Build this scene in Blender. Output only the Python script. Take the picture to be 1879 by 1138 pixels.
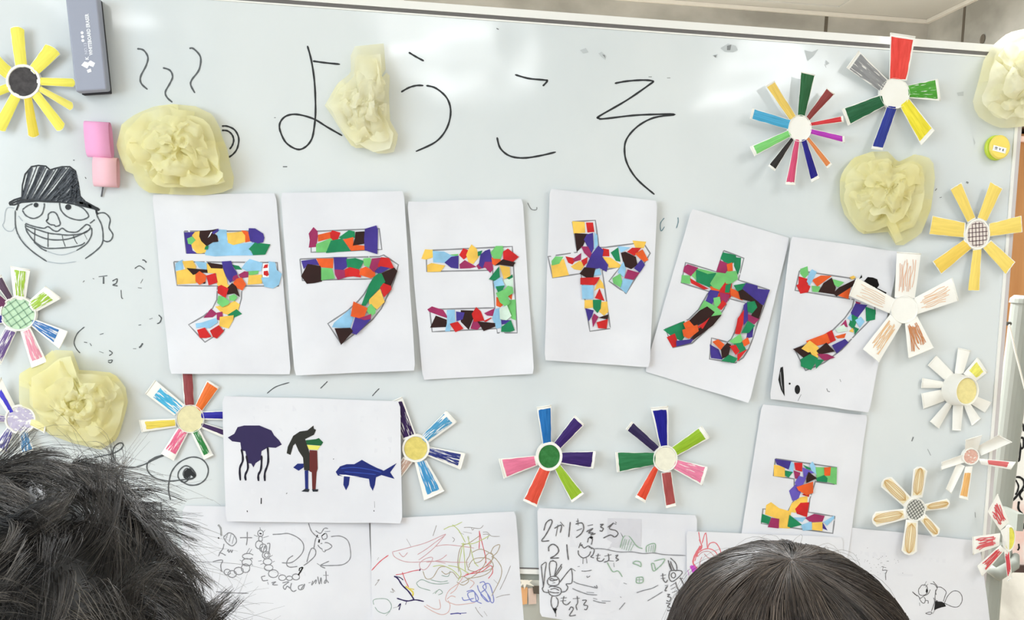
import bpy, bmesh, math, random
from mathutils import Vector, Matrix, noise
random.seed(7)
PI = math.pi
for o in list(bpy.data.objects): bpy.data.objects.remove(o)
SC = bpy.context.scene; COL = SC.collection

# ---------------------------------------------------------------- camera
W, H, F = 1879, 1138, 1800.0
ZB = 0.85                                   # height of the whiteboard's lower edge above the floor
CP = Vector((-0.94878707, -1.57952184, 0.49943881 + ZB))
yaw, pit, rol = 0.08006678, -0.04898033, 0.0540371
fwd = Vector((math.sin(yaw)*math.cos(pit), math.cos(yaw)*math.cos(pit), math.sin(pit)))
rt0 = Vector((math.cos(yaw), -math.sin(yaw), 0)); up0 = rt0.cross(fwd)
RT = rt0*math.cos(rol) + up0*math.sin(rol); UP = up0*math.cos(rol) - rt0*math.sin(rol)
cam = bpy.data.objects.new('camera', bpy.data.cameras.new('camera')); COL.objects.link(cam)
M = Matrix((RT, UP, -fwd)).transposed().to_4x4(); M.translation = CP
cam.matrix_world = M
cam.data.sensor_width = 36.0; cam.data.lens = F/W*36.0; cam.data.clip_start = 0.02
SC.camera = cam

# ---------------------------------------------------------------- world, lights, exposure
wd = bpy.data.worlds.new('world'); SC.world = wd; wd.use_nodes = True
wd.node_tree.nodes['Background'].inputs[0].default_value = (0.9, 0.95, 1.0, 1)
wd.node_tree.nodes['Background'].inputs[1].default_value = 0.6
SC.view_settings.view_transform = 'Standard'; SC.view_settings.look = 'None'
SC.view_settings.gamma = 1.0; SC.view_settings.use_curve_mapping = False
SC.view_settings.exposure = -1.43
ZC = 2.469                                   # ceiling height
def area(name, loc, rot, sx, sy, power, col):
    l = bpy.data.lights.new(name, 'AREA'); l.shape = 'RECTANGLE'; l.size = sx; l.size_y = sy
    l.energy = power; l.color = col
    o = bpy.data.objects.new(name, l); COL.objects.link(o); o.location = loc; o.rotation_euler = rot
    return o
LAMPS = [(0.76, -3.5, 34), (-0.92, -3.3, 30), (-2.6, -3.4, 24), (0.55, -1.55, 26), (-0.95, -2.1, 10), (-2.5, -1.7, 16), (-1.1, 1.15, 400), (0.1, 1.0, 120)]  # last two are added behind the board to brighten wall and ceiling
for i, (x, y, p) in enumerate(LAMPS):
    area('ceiling_light_glow', (x, y, ZC-0.085), (0, 0, 0), 0.55, 1.15 if abs(y+3.4) > .2 else .5, p, (0.93, 0.965, 1.0))
area('daylight', (-3.58, -2.6, 1.45), (0, -PI/2, 0), 1.3, 2.6, 215, (0.72, 0.87, 1.0))

# ---------------------------------------------------------------- helpers
def s2l(c):
    return tuple(((v/255)/12.92 if v/255 <= .04045 else ((v/255+.055)/1.055)**2.4) for v in c)
def pt(x, y, h=0.0):
    """point of the plane h metres in front of the whiteboard seen at photo pixel (x, y)"""
    d = fwd + (x-W/2)/F*RT - (y-H/2)/F*UP
    return CP + d*((-h-CP.y)/d.y)
def empty(name, loc, label=None, cat=None, group=None):
    o = bpy.data.objects.new(name, None); COL.objects.link(o); o.location = loc; o.empty_display_size = .05
    tag(o, label, cat, group); return o
def tag(o, label=None, cat=None, group=None, kind=None):
    if label: o['label'] = label
    if cat: o['category'] = cat
    if group: o['group'] = group
    if kind: o['kind'] = kind
    return o
def worldloc(o):
    v = Vector(o.location)
    while o.parent: o = o.parent; v += Vector(o.location)
    return v
def obj(name, vs, fs, m, parent=None, smooth=False, uv=None, loc=None, label=None):
    """links ONE mesh; vs are world coordinates"""
    base = worldloc(parent) if parent else Vector((0, 0, 0))
    org = Vector(loc) if loc is not None else (sum((Vector(v) for v in vs), Vector())/max(1, len(vs)))
    if parent is None and loc is None: org = Vector((0, 0, 0)) + org
    me = bpy.data.meshes.new(name)
    me.from_pydata([Vector(v)-org for v in vs], [], fs)
    if uv is not None:
        l = me.uv_layers.new(name='UVMap')
        for lp in me.loops: l.data[lp.index].uv = uv[lp.vertex_index]
    if smooth:
        me.polygons.foreach_set('use_smooth', [True]*len(me.polygons))
    me.materials.append(m); me.update()
    o = bpy.data.objects.new(name, me); COL.objects.link(o)
    o.location = org - base
    if parent: o.parent = parent
    if label: o['label'] = label
    return o
def box(name, a, b, m, parent=None, bev=0.0, seg=2):
    x0, y0, z0 = a; x1, y1, z1 = b
    vs = [(x, y, z) for z in (z0, z1) for y in (y0, y1) for x in (x0, x1)]
    fs = [(0,2,3,1), (4,5,7,6), (0,1,5,4), (2,6,7,3), (0,4,6,2), (1,3,7,5)]
    o = obj(name, vs, fs, m, parent)
    if bev:
        md = o.modifiers.new('b', 'BEVEL'); md.width = bev; md.segments = seg; md.limit_method = 'ANGLE'
        o.data.polygons.foreach_set('use_smooth', [True]*6)
        w = o.modifiers.new('w', 'WEIGHTED_NORMAL'); w.keep_sharp = False
    return o
def join(parts):
    vs, fs = [], []
    for v, f in parts:
        n = len(vs); vs += list(v); fs += [tuple(i+n for i in q) for q in f]
    return vs, fs
def tube(pts, r, n=8, cap=True):
    pts = [Vector(p) for p in pts]; vs, fs = [], []
    for i, p in enumerate(pts):
        t = (pts[min(i+1, len(pts)-1)]-pts[max(i-1, 0)]).normalized()
        a = t.cross(Vector((0, 0, 1)));
        if a.length < .05: a = t.cross(Vector((0, 1, 0)))
        a.normalize(); b = t.cross(a)
        rr = r[i] if isinstance(r, (list, tuple)) else r
        for k in range(n):
            an = 2*PI*k/n; vs.append(p + a*rr*math.cos(an) + b*rr*math.sin(an))
    for i in range(len(pts)-1):
        for k in range(n):
            fs.append((i*n+k, i*n+(k+1) % n, (i+1)*n+(k+1) % n, (i+1)*n+k))
    if cap:
        fs.append(tuple(range(n))); fs.append(tuple((len(pts)-1)*n+k for k in range(n)))
    return vs, fs

# ---- materials
MC = {}
def nodes(m):
    m.use_nodes = True; nt = m.node_tree; return nt, nt.nodes, nt.links, nt.nodes['Principled BSDF']
def mat(name, col, rough=.6, spec=.3, metal=0.0, coat=0.0):
    k = (name, col, rough)
    if k in MC: return MC[k]
    m = bpy.data.materials.new(name); nt, N, L, B = nodes(m)
    B.inputs['Base Color'].default_value = (*s2l(col), 1); B.inputs['Roughness'].default_value = rough
    B.inputs['Specular IOR Level'].default_value = spec; B.inputs['Metallic'].default_value = metal
    B.inputs['Coat Weight'].default_value = coat
    MC[k] = m; return m
def noise_mat(name, c0, c1, scale=8, rough=.7, bump=0.0, bscale=60, stretch=(1, 1, 1), spec=.25, detail=5, contrast=(.35, .65), c2=None):
    k = (name, c0, c1, scale)
    if k in MC: return MC[k]
    m = bpy.data.materials.new(name); nt, N, L, B = nodes(m)
    tc = N.new('ShaderNodeTexCoord'); mp = N.new('ShaderNodeMapping'); mp.inputs['Scale'].default_value = stretch
    g = N.new('ShaderNodeNewGeometry'); L.new(g.outputs['Position'], mp.inputs[0])
    n = N.new('ShaderNodeTexNoise'); n.inputs['Scale'].default_value = scale; n.inputs['Detail'].default_value = detail
    L.new(mp.outputs[0], n.inputs['Vector'])
    r = N.new('ShaderNodeValToRGB'); r.color_ramp.elements[0].position = contrast[0]; r.color_ramp.elements[1].position = contrast[1]
    r.color_ramp.elements[0].color = (*s2l(c0), 1); r.color_ramp.elements[1].color = (*s2l(c1), 1)
    if c2:
        e = r.color_ramp.elements.new(.5); e.color = (*s2l(c2), 1)
    L.new(n.outputs[0], r.inputs[0]); L.new(r.outputs[0], B.inputs['Base Color'])
    B.inputs['Roughness'].default_value = rough; B.inputs['Specular IOR Level'].default_value = spec
    if bump:
        n2 = N.new('ShaderNodeTexNoise'); n2.inputs['Scale'].default_value = bscale; n2.inputs['Detail'].default_value = 4
        L.new(g.outputs['Position'], n2.inputs['Vector'])
        b = N.new('ShaderNodeBump'); b.inputs['Strength'].default_value = bump; b.inputs['Distance'].default_value = .002
        L.new(n2.outputs[0], b.inputs['Height']); L.new(b.outputs[0], B.inputs['Normal'])
    MC[k] = m; return m
def marker(col, cover=1.0, streak=.5, paper=(244, 242, 236)):
    """felt-pen colouring along a petal (UV.x along it): streaks, paper showing through when cover < 1"""
    k = ('marker', col, cover, streak)
    if k in MC: return MC[k]
    m = bpy.data.materials.new('felt_pen'); nt, N, L, B = nodes(m)
    uv = N.new('ShaderNodeUVMap'); mp = N.new('ShaderNodeMapping'); mp.inputs['Scale'].default_value = (1.3, 5, 1)
    mp.inputs['Rotation'].default_value = (0, 0, .12)
    L.new(uv.outputs[0], mp.inputs[0])
    n = N.new('ShaderNodeTexNoise'); n.inputs['Scale'].default_value = 1.3; n.inputs['Detail'].default_value = 4; n.inputs['Roughness'].default_value = .6
    L.new(mp.outputs[0], n.inputs['Vector'])
    r = N.new('ShaderNodeValToRGB')
    lo = tuple(v*(1-.2*streak) for v in col); hi = tuple(min(255, v+(255-v)*.16*streak) for v in col)
    r.color_ramp.elements[0].position = .32; r.color_ramp.elements[1].position = .72
    r.color_ramp.elements[0].color = (*s2l(lo), 1); r.color_ramp.elements[1].color = (*s2l(hi), 1)
    L.new(n.outputs[0], r.inputs[0]); out = r.outputs[0]
    if cover < 1:
        mp2 = N.new('ShaderNodeMapping'); mp2.inputs['Scale'].default_value = (2.2, 11, 1); mp2.inputs['Rotation'].default_value = (0, 0, .2)
        L.new(uv.outputs[0], mp2.inputs[0])
        n2 = N.new('ShaderNodeTexNoise'); n2.inputs['Scale'].default_value = 1.1; n2.inputs['Detail'].default_value = 3
        L.new(mp2.outputs[0], n2.inputs['Vector'])
        r2 = N.new('ShaderNodeValToRGB'); t = .36 + .3*cover
        r2.color_ramp.elements[0].position = t-.03; r2.color_ramp.elements[1].position = t+.03
        L.new(n2.outputs[0], r2.inputs[0])
        mx = N.new('ShaderNodeMixRGB'); L.new(r2.outputs[0], mx.inputs[0]); L.new(out, mx.inputs[1])
        mx.inputs[2].default_value = (*s2l(paper), 1); out = mx.outputs[0]
    L.new(out, B.inputs['Base Color']); B.inputs['Roughness'].default_value = .55; B.inputs['Specular IOR Level'].default_value = .3
    MC[k] = m; return m

M_paper = noise_mat('copy_paper', (226, 226, 231), (234, 234, 238), 9, .85, .25, 30, spec=.15)
M_cup = noise_mat('cup_paper', (246, 243, 234), (252, 250, 244), 14, .6, spec=.3)
M_ink = mat('black_ink', (26, 26, 28), .5)
M_ink2 = mat('grey_ink', (98, 98, 102), .5)
M_pencil = mat('pencil_line', (140, 140, 144), .6)
M_pencil2 = mat('thin_grey_line', (160, 160, 160), .6)

# ---- ink: ribbons and filled shapes lying on a surface given by hf(x, y)
def catmull(p, k=6):
    if len(p) < 3: return p
    out = []
    for i in range(len(p)-1):
        a, b, c, d = p[max(i-1, 0)], p[i], p[i+1], p[min(i+2, len(p)-1)]
        for j in range(k):
            t = j/k
            out.append(tuple(.5*((2*b[q]) + (-a[q]+c[q])*t + (2*a[q]-5*b[q]+4*c[q]-d[q])*t*t + (-a[q]+3*b[q]-3*c[q]+d[q])*t**3) for q in (0, 1)))
    out.append(p[-1]); return out
def ribbon(p, w, hf, eps, smooth=True, closed=False, k=5):
    if closed: p = p+[p[0]]
    if smooth: p = catmull(p, k)
    else:
        q = []
        for a, b in zip(p, p[1:]):
            n = max(1, int(math.hypot(b[0]-a[0], b[1]-a[1])/14))
            q += [(a[0]+(b[0]-a[0])*i/n, a[1]+(b[1]-a[1])*i/n) for i in range(n)]
        p = q+[p[-1]]
    vs, fs = [], []; n = len(p)
    for i, (x, y) in enumerate(p):
        a = p[max(i-1, 0)]; b = p[min(i+1, n-1)]
        tx, ty = b[0]-a[0], b[1]-a[1]; l = math.hypot(tx, ty) or 1
        ww = w*(1 if closed else (.55 if i in (0, n-1) else 1))*(1+.12*math.sin(i*1.7))
        nx, ny = -ty/l*ww/2, tx/l*ww/2
        for s in (-1, 1):
            q = (x+nx*s, y+ny*s); vs.append(pt(q[0], q[1], hf(q[0], q[1])+eps))
    for i in range(n-1): fs.append((2*i, 2*i+1, 2*i+3, 2*i+2))
    return vs, fs
def prs(s, ox=0, oy=0, k=1.0):
    return [(ox+float(a)/k, oy+float(b)/k) for a, b in (q.split(',') for q in s.split())]
def ink(name, strokes, w, hf, m, parent, ox=0, oy=0, k=1.0, eps=.0004, smooth=True, closed=False, label=None):
    parts = []
    for s in strokes:
        ww = w
        if isinstance(s, tuple): s, ww = s
        p = prs(s, ox, oy, k) if isinstance(s, str) else s
        parts.append(ribbon(p, ww, hf, eps, smooth, closed))
    o = obj(name, *join(parts), m, parent, label=label)
    if len(strokes) > 8 or name in ('ink_mark', 'ink_faint_line', 'scribble', 'pen_drawing'): o['kind'] = 'stuff'
    return o
def flat(name, polys, hf, m, parent, ox=0, oy=0, k=1.0, eps=.0004, label=None):
    vs, fs = [], []
    for s in polys:
        p = prs(s, ox, oy, k) if isinstance(s, str) else s
        n = len(vs); vs += [pt(x, y, hf(x, y)+eps) for x, y in p]; fs.append(tuple(range(n, n+len(p))))
    o = obj(name, vs, fs, m, parent, label=label)
    if len(polys) > 1: o['kind'] = 'stuff'
    return o
def circ(x, y, r, ry=None, n=14, a0=0):
    ry = ry or r
    return [(x+r*math.cos(a0+2*PI*i/n), y+ry*math.sin(a0+2*PI*i/n)) for i in range(n+1)]
def Z0(x, y): return 0.0

# ================================================================ THE ROOM
YB, XR, XL, YF = 2.5, 1.085, -3.7, -6.2
M_conc = noise_mat('bare_concrete', (158, 156, 148), (194, 192, 184), 3.2, .85, .35, 40, (1, 1, 1.6), detail=8, c2=(178, 176, 168))
M_ceil = noise_mat('ceiling_board', (204, 203, 196), (212, 211, 205), 2, .9)
M_trim = mat('white_trim', (236, 232, 222), .5)
M_wall = mat('plaster', (236, 234, 228), .8)
M_floor = noise_mat('lino', (176, 164, 146), (192, 180, 162), 4, .45)
M_dark = mat('dark_joint', (104, 97, 86), .9)  # dark colour of the concrete joints and the formwork hole
def quadwall(name, a, b, m): return tag(box(name, a, b, m), kind='structure')
quadwall('floor', (XL-.1, YF-.1, -.1), (XR+.1, YB+.1, 0), M_floor)
cl = quadwall('ceiling', (XL-.1, YF-.1, ZC), (XR+.1, YB+.1, ZC+.1), M_ceil)
wb = quadwall('wall_back', (XL-.1, YB, 0), (XR+.1, YB+.12, ZC), M_conc)
wr = quadwall('wall_right', (XR, YF, 0), (XR+.12, YB, ZC), M_conc)
quadwall('wall_front', (XL-.1, YF-.12, 0), (XR+.1, YF, ZC), M_wall)
# left wall with a window opening
for a, b in (((XL-.12, YF, 0), (XL, YB, .8)), ((XL-.12, YF, 2.1), (XL, YB, ZC)), ((XL-.12, YF, .8), (XL, -4.0, 2.1)), ((XL-.12, -1.2, .8), (XL, YB, 2.1))):
    quadwall('wall_left', a, b, M_wall)
wn = tag(empty('window_1', (XL, -2.6, 1.45)), kind='structure')
for y in (-4.0, -3.08, -2.14, -1.24): box('window_frame', (XL-.06, y, .8), (XL, y+.04, 2.1), M_trim, wn)
for z in (.8, 2.06): box('window_frame', (XL-.06, -3.96, z), (XL, -1.24, z+.04), M_trim, wn)
gl = bpy.data.materials.new('window_glass'); nt, N, L, B = nodes(gl); B.inputs['Transmission Weight'].default_value = 1; B.inputs['Roughness'].default_value = 0; B.inputs['IOR'].default_value = 1.02
for y in (-3.96, -3.04, -2.10): box('pane', (XL-.035, y, .84), (XL-.03, y+.86 if y > -2.2 else y+.88, 2.06), gl, wn)
# cornice strips, concrete joints and the formwork hole
tr = box('trim_1', (XL, YB-.016, ZC-.016), (XR, YB-.001, ZC-.001), M_trim); tag(tr, kind='structure')
tr = box('trim_2', (XR-.016, YF, ZC-.016), (XR-.001, YB-.017, ZC-.001), M_trim); tag(tr, kind='structure')
def plane_hit(x, y, X=None, Y=None, Z=None):
    d = fwd + (x-W/2)/F*RT - (y-H/2)/F*UP
    t = (X-CP.x)/d.x if X is not None else (Y-CP.y)/d.y if Y is not None else (Z-CP.z)/d.z
    return CP+d*t
q = plane_hit(1516, 40, Y=YB)
box('panel_joint', (q.x-.007, YB-.002, 0), (q.x+.007, YB+.002, ZC-.017), M_dark, wb)
box('panel_joint', (q.x-1.8, YB-.002, 0), (q.x-1.786, YB+.002, ZC-.017), M_dark, wb)
q = plane_hit(1768, 50, X=XR)
box('panel_joint', (XR-.002, q.y-.008, 0), (XR+.002, q.y+.008, ZC-.017), M_dark, wr)
q = plane_hit(1804, 72, X=XR)
v, f = [], []
for i in range(20):
    a = 2*PI*i/20; v.append((XR-.003, q.y+.018*math.cos(a), q.z+.019*math.sin(a)))
for i in range(20):
    a = 2*PI*i/20; v.append((XR-.001, q.y+.014*math.cos(a), q.z+.015*math.sin(a)))
f = [(i, (i+1) % 20, 20+(i+1) % 20, 20+i) for i in range(20)]+[tuple(range(20, 40))]
obj('formwork_hole', v, f, M_dark, wr)
# ceiling hatch near the top edge of the photo
a = plane_hit(1330, 4, Z=ZC); b = plane_hit(1545, 11, Z=ZC)
hz = tag(empty('ceiling_hatch', (b.x-.35, b.y-.33, ZC)), 'square flush hatch with thin raised edge in the ceiling above the board', 'hatch')
box('hatch_panel', (b.x-.68, b.y-.66, ZC-.006), (b.x-.02, b.y-.02, ZC-.0005), M_ceil, hz)
for c, d in (((b.x-.7, b.y-.02, ZC-.012), (b.x, b.y, ZC-.0005)), ((b.x-.02, b.y-.66, ZC-.012), (b.x, b.y-.02, ZC-.0005)),
             ((b.x-.7, b.y-.66, ZC-.012), (b.x-.68, b.y-.02, ZC-.0005)), ((b.x-.7, b.y-.68, ZC-.012), (b.x, b.y-.66, ZC-.0005))):
    box('edge_strip', c, d, M_ceil, hz)
# white window post on the back wall, far upper left of the frame
q = plane_hit(728, 4, Y=YB)
wn2 = tag(empty('window_2', (q.x-.6, YB, 1.7)), kind='structure')
box('window_frame', (q.x-.03, YB-.05, 1.0), (q.x+.03, YB-.001, 2.38), M_trim, wn2)
box('window_frame', (q.x-1.4, YB-.05, 1.0), (q.x-1.34, YB-.001, 2.38), M_trim, wn2)
box('window_frame', (q.x-1.34, YB-.05, 1.0), (q.x-.03, YB-.001, 1.06), M_trim, wn2)
box('window_frame', (q.x-1.34, YB-.05, 2.32), (q.x-.03, YB-.001, 2.38), M_trim, wn2)
box('pane', (q.x-1.34, YB-.02, 1.06), (q.x-.03, YB-.012, 2.32), mat('dull_pane', (150, 146, 138), .2), wn2)
# ceiling lamps
M_lampc = mat('lamp_housing', (235, 235, 232), .4)
M_diff = bpy.data.materials.new('lamp_diffuser'); nt, N, L, B = nodes(M_diff); B.inputs['Base Color'].default_value = (.9, .9, .9, 1)
B.inputs['Emission Color'].default_value = (1, .97, .92, 1); B.inputs['Emission Strength'].default_value = 9.0
for i, (x, y, p) in enumerate(LAMPS):
    hy = .25 if abs(y+3.4) < .2 else .575
    w_ = ['rightmost of the far row', 'middle of the far row', 'leftmost of the far row', 'near right above the board', 'in the middle over the heads', 'near left by the window', 'added behind the board to brighten the wall, left', 'added behind the board to brighten the wall, right'][i]
    t = empty('ceiling_lamp', (x, y, ZC), 'flat white ceiling lamp, ' + w_, 'lamp', 'ceiling lamps')
    box('housing', (x-.3, y-hy-.03, ZC-.05), (x+.3, y+hy+.03, ZC-.0005), M_lampc, t)
    box('diffuser', (x-.27, y-hy, ZC-.06), (x+.27, y+hy, ZC-.051), M_diff, t)

# ================================================================ WHITEBOARD
BW, BH = 1.78, .88
M_board = bpy.data.materials.new('whiteboard_enamel'); nt, N, L, B = nodes(M_board)
g = N.new('ShaderNodeNewGeometry'); n = N.new('ShaderNodeTexNoise'); n.inputs['Scale'].default_value = 3.0; n.inputs['Detail'].default_value = 6
mp = N.new('ShaderNodeMapping'); mp.inputs['Scale'].default_value = (1.0, 1, .6); L.new(g.outputs['Position'], mp.inputs[0]); L.new(mp.outputs[0], n.inputs['Vector'])
r = N.new('ShaderNodeValToRGB'); r.color_ramp.elements[0].position = .3; r.color_ramp.elements[1].position = .6
r.color_ramp.elements[0].color = (*s2l((214, 220, 222)), 1); r.color_ramp.elements[1].color = (*s2l((226, 230, 230)), 1)
L.new(n.outputs[0], r.inputs[0]); L.new(r.outputs[0], B.inputs['Base Color'])
B.inputs['Roughness'].default_value = .13; B.inputs['Specular IOR Level'].default_value = .6
n2 = N.new('ShaderNodeTexNoise'); n2.inputs['Scale'].default_value = 4.5; n2.inputs['Detail'].default_value = 1.5; L.new(g.outputs['Position'], n2.inputs['Vector'])
bp = N.new('ShaderNodeBump'); bp.inputs['Strength'].default_value = .35; bp.inputs['Distance'].default_value = .02
L.new(n2.outputs[0], bp.inputs['Height']); L.new(bp.outputs[0], B.inputs['Normal'])
M_alu = mat('white_aluminium', (242, 240, 234), .35, .5)
M_alu2 = mat('mauve_grey_rail', (205, 198, 198), .35, .5)  # mauve-grey of the outer rail strip and the backing
M_groove = mat('groove_shadow_grey', (112, 108, 106), .5)  # shadow in the frame groove, put into a dark grey strip
M_post = mat('grey_painted_steel', (156, 160, 152), .35, .5)
wbd = empty('whiteboard', (-BW/2, 0.03, 0), 'large white board in a thin pale frame, covered with drawings and paper crafts', 'whiteboard')
box('panel', (-BW, 0, ZB), (0, .018, ZB+BH), M_board, wbd)
box('backing', (-BW, .0185, ZB), (0, .024, ZB+BH), M_alu2, wbd)
for nm, a, b, m in (
    ('inner_lip', (-BW, -.0016, ZB+BH), (0, .02, ZB+BH+.0025), M_alu),
    ('groove_strip', (-BW, -.0006, ZB+BH+.0026), (-.02, .02, ZB+BH+.0085), M_groove),
    ('top_rail', (-BW-.016, -.0022, ZB+BH+.0086), (.012, .028, ZB+BH+.021), M_alu),
    ('side_rail', (0.0001, -.0022, ZB-.02), (.0055, .028, ZB+BH+.0085), M_alu),
    ('side_rail_edge', (.0056, -.0014, ZB-.02), (.0125, .028, ZB+BH+.0085), M_alu2),
    ('side_rail', (-BW-.013, -.0022, ZB-.02), (-BW-.0001, .028, ZB+BH+.0085), M_alu),
    ('bottom_rail', (-BW, -.0022, ZB-.010), (0, .028, ZB-.0022), M_alu),
    ('bottom_groove_strip', (-BW, -.0008, ZB-.0021), (0, .02, ZB-.0001), M_groove),
    ('under_rail', (-BW, .004, ZB-.022), (0, .03, ZB-.0101), M_post)):
    box(nm, a, b, m, wbd)
# rolling stand: two posts, caps, clamps, feet
def stand(x0, s, zr):
    zt = plane_hit(1866, 556, Y=.11).z
    zc = plane_hit(1835, 1032, Y=.11).z; sl = lambda z: x0+(z-zr)*.045
    v, f = tube([(sl(zc), .1075, zc), (sl((zc+zt)/2), .1075, (zc+zt)/2), (sl(zt), .1075, zt)], .0215, 20); obj('post', v, f, M_post, wbd, smooth=False)
    v, f = tube([(sl(zt), .1075, zt+.0001), (sl(zt), .1075, zt+.008), (sl(zt), .1075, zt+.014)], [.0245, .0235, .017], 20); obj('post_cap', v, f, M_post, wbd)
    x0 = sl(zc)
    v, f = [], []
    for k, (r_, z) in enumerate(((.019, 0.06), (.019, zc-.014), (.029, zc-.014), (.033, zc+.016), (.029, zc+.04), (.0225, zc+.045))):
        for i in range(20):
            a = 2*PI*i/20; v.append((x0+r_*math.cos(a), .1075+r_*math.sin(a), z))
    for k in range(5):
        for i in range(20): f.append((k*20+i, k*20+(i+1) % 20, (k+1)*20+(i+1) % 20, (k+1)*20+i))
    obj('lower_post', v, f, M_post, wbd, smooth=False)
    v, f = tube([(x0+s*.03, .085, zc+.02), (x0+s*.012, .06, zc+.012), (x0-s*.02, .055, zc-.006), (x0-s*.035, .06, zc+.004)], [.006, .01, .012, .008], 10)
    obj('clamp_lever', v, f, M_post, wbd, smooth=True)
    box('foot', (x0-.025, -.22, .045), (x0+.025, .44, .085), M_post, wbd, .01)
    for y in (-.18, .4):
        v, f = tube([(x0-.014, y, .0275), (x0+.014, y, .0275)], .027, 18); obj('wheel', v, f, M_ink, wbd)
    box('bracket', (x0-.008, .03, ZB+.08), (x0+.004, .09, ZB+.11), M_post, wbd)
pr = plane_hit(1849, 800, Y=.1075)
stand(pr.x, 1, pr.z); stand(-BW-.04, -1, pr.z)
v, f = tube([plane_hit(1846, 594, Y=.075), plane_hit(1853, 594, Y=.09)], .0035, 10); obj('hook', v, f, mat('dark_hook', (70, 68, 62), .5), wbd)
cd = [plane_hit(x, y, Y=.062) for x, y in ((1852, 596), (1856, 612), (1863, 645), (1872, 680), (1881, 715), (1890, 760), (1897, 830))]
v, f = tube(cd, .0017, 8); tag(obj('cord', v, f, mat('white_cord', (236, 232, 220), .6)), 'thin white cord hanging from the hook of the board stand', 'cord')
# grey cabinet edge and bits taped behind, seen in the gap under the board
c0 = pt(930, 1060, -.12)
cb = empty('low_cabinet', (c0.x, .30, 0), 'pale grey low cabinet standing behind the board', 'cabinet')
M_cab = mat('pale_grey_laminate', (196, 199, 190), .5)
box('body', (-1.45, .14, .05), (-.25, .50, ZB-.012), M_cab, cb, .004); box('plinth', (-1.43, .16, 0), (-.27, .48, .0499), mat('dark_plinth', (90, 90, 88), .6), cb)
for i in range(3): box('door', (-1.44+i*.397, .128, .06), (-1.44+i*.397+.385, .1395, ZB-.03), M_cab, cb, .002)
def card(name, pts_px, y, m, label, cat):
    P = [plane_hit(px, py, Y=y) for px, py in pts_px]
    v = P+[p+Vector((0, -.0012, 0)) for p in P]; n_ = len(P)
    f = [tuple(range(n_)), tuple(range(n_, 2*n_))]+[(i, (i+1) % n_, n_+(i+1) % n_, n_+i) for i in range(n_)]
    return tag(obj(name, v, f, m), label, cat)
card('paper_note', [(953, 1078), (968, 1078), (967, 1108), (957, 1110)], .126, mat('orange_paper', (240, 184, 130), .8), 'small orange paper note stuck on the grey cabinet under the board', 'note')
card('paper_note', [(968.5, 1080), (984, 1078), (984, 1108), (970, 1109)], .126, mat('pink_note_paper', (228, 205, 190), .8), 'small pale pink paper note beside the orange one under the board', 'note')
card('paper_note', [(977, 1075), (990, 1075), (991, 1090), (979, 1089)], .1235, mat('dark_card', (96, 88, 78), .8), 'small dark framed card on the pale pink note under the board', 'card')
card('paper_star', [(952, 1062), (960, 1065), (966, 1060), (970, 1066), (979, 1063), (971, 1069), (980, 1076), (966, 1072), (962, 1082), (960, 1072), (953, 1078), (957, 1069)], .1225, mat('cream_paper', (245, 241, 226), .8), 'crumpled cream paper star above the orange note', 'paper star')
# wooden cupboard side and the drawing board to the right
M_wood = noise_mat('light_brown_wood', (180, 124, 74), (198, 144, 92), 5, .5, stretch=(6, 6, .5))
q0 = plane_hit(1868, 235, Y=.55); q1 = plane_hit(1900, 760, Y=.55)
xw = plane_hit(1853, 400, Y=.55).x; zb = plane_hit(1870, 985, Y=.55).z; wq = XR-.002-xw
cu = empty('wooden_cupboard', (xw+wq/2, .75, zb), 'light brown wooden wall cupboard behind the right edge of the board', 'cupboard')
box('side_panel', (xw-.05, .55, zb), (xw-.012, .95, q0.z), M_wood, cu, .002)
box('side_panel', (xw+wq-.038, .55, zb), (xw+wq, .95, q0.z), M_wood, cu, .002)
for i in range(2): box('door', (xw-.0115+i*(wq-.03)/2, .56, zb+.01), (xw-.0145+(i+1)*(wq-.03)/2, .58, q0.z-.01), M_wood, cu, .002)
box('bottom_panel', (xw-.0115, .585, zb), (xw+wq-.0385, .929, zb+.02), M_wood, cu)
box('back_panel', (xw-.0115, .93, zb), (xw+wq-.0385, .95, q0.z-.0), M_wood, cu)
box('top_panel', (xw-.052, .545, q0.z+.0001), (xw+wq, .95, q0.z+.022), mat('dark_edge', (96, 74, 58), .5), cu, .002)
box('latch', (plane_hit(1877, 250, Y=.54).x, .545, q0.z-.03), (plane_hit(1877, 250, Y=.54).x+.03, .56, q0.z-.018), mat('pale_latch', (240, 205, 190), .5), cu)
P0 = plane_hit(1854, 736, Y=.30); P1 = plane_hit(1868, 1040, Y=.30)
xp = plane_hit(1846, 1000, Y=.30).x; zp0 = plane_hit(1860, 1036, Y=.30).z; zp1 = plane_hit(1872, 738, Y=.30).z
po = empty('drawing_panel', (xp+.15, .30, (zp0+zp1)/2), 'white and pink cardboard panel with thick black outlines to the right of the board', 'drawing')
M_pan = noise_mat('painted_panel', (250, 214, 206), (250, 250, 246), 6, .8, contrast=(.42, .5))
box('board_sheet', (xp-.012, .30, zp0), (xp+.3, .306, zp1), M_pan, po)
box('top_bar', (xp-.014, .292, zp1-.0001), (xp+.3, .312, zp1+.018), mat('bar_grey', (150, 148, 138), .4), po)
box('bottom_bar', (xp-.014, .292, zp0-.014), (xp+.3, .312, zp0), mat('bar_dark', (84, 66, 62), .4), po)
SX, SY = 1503, 780
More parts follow.
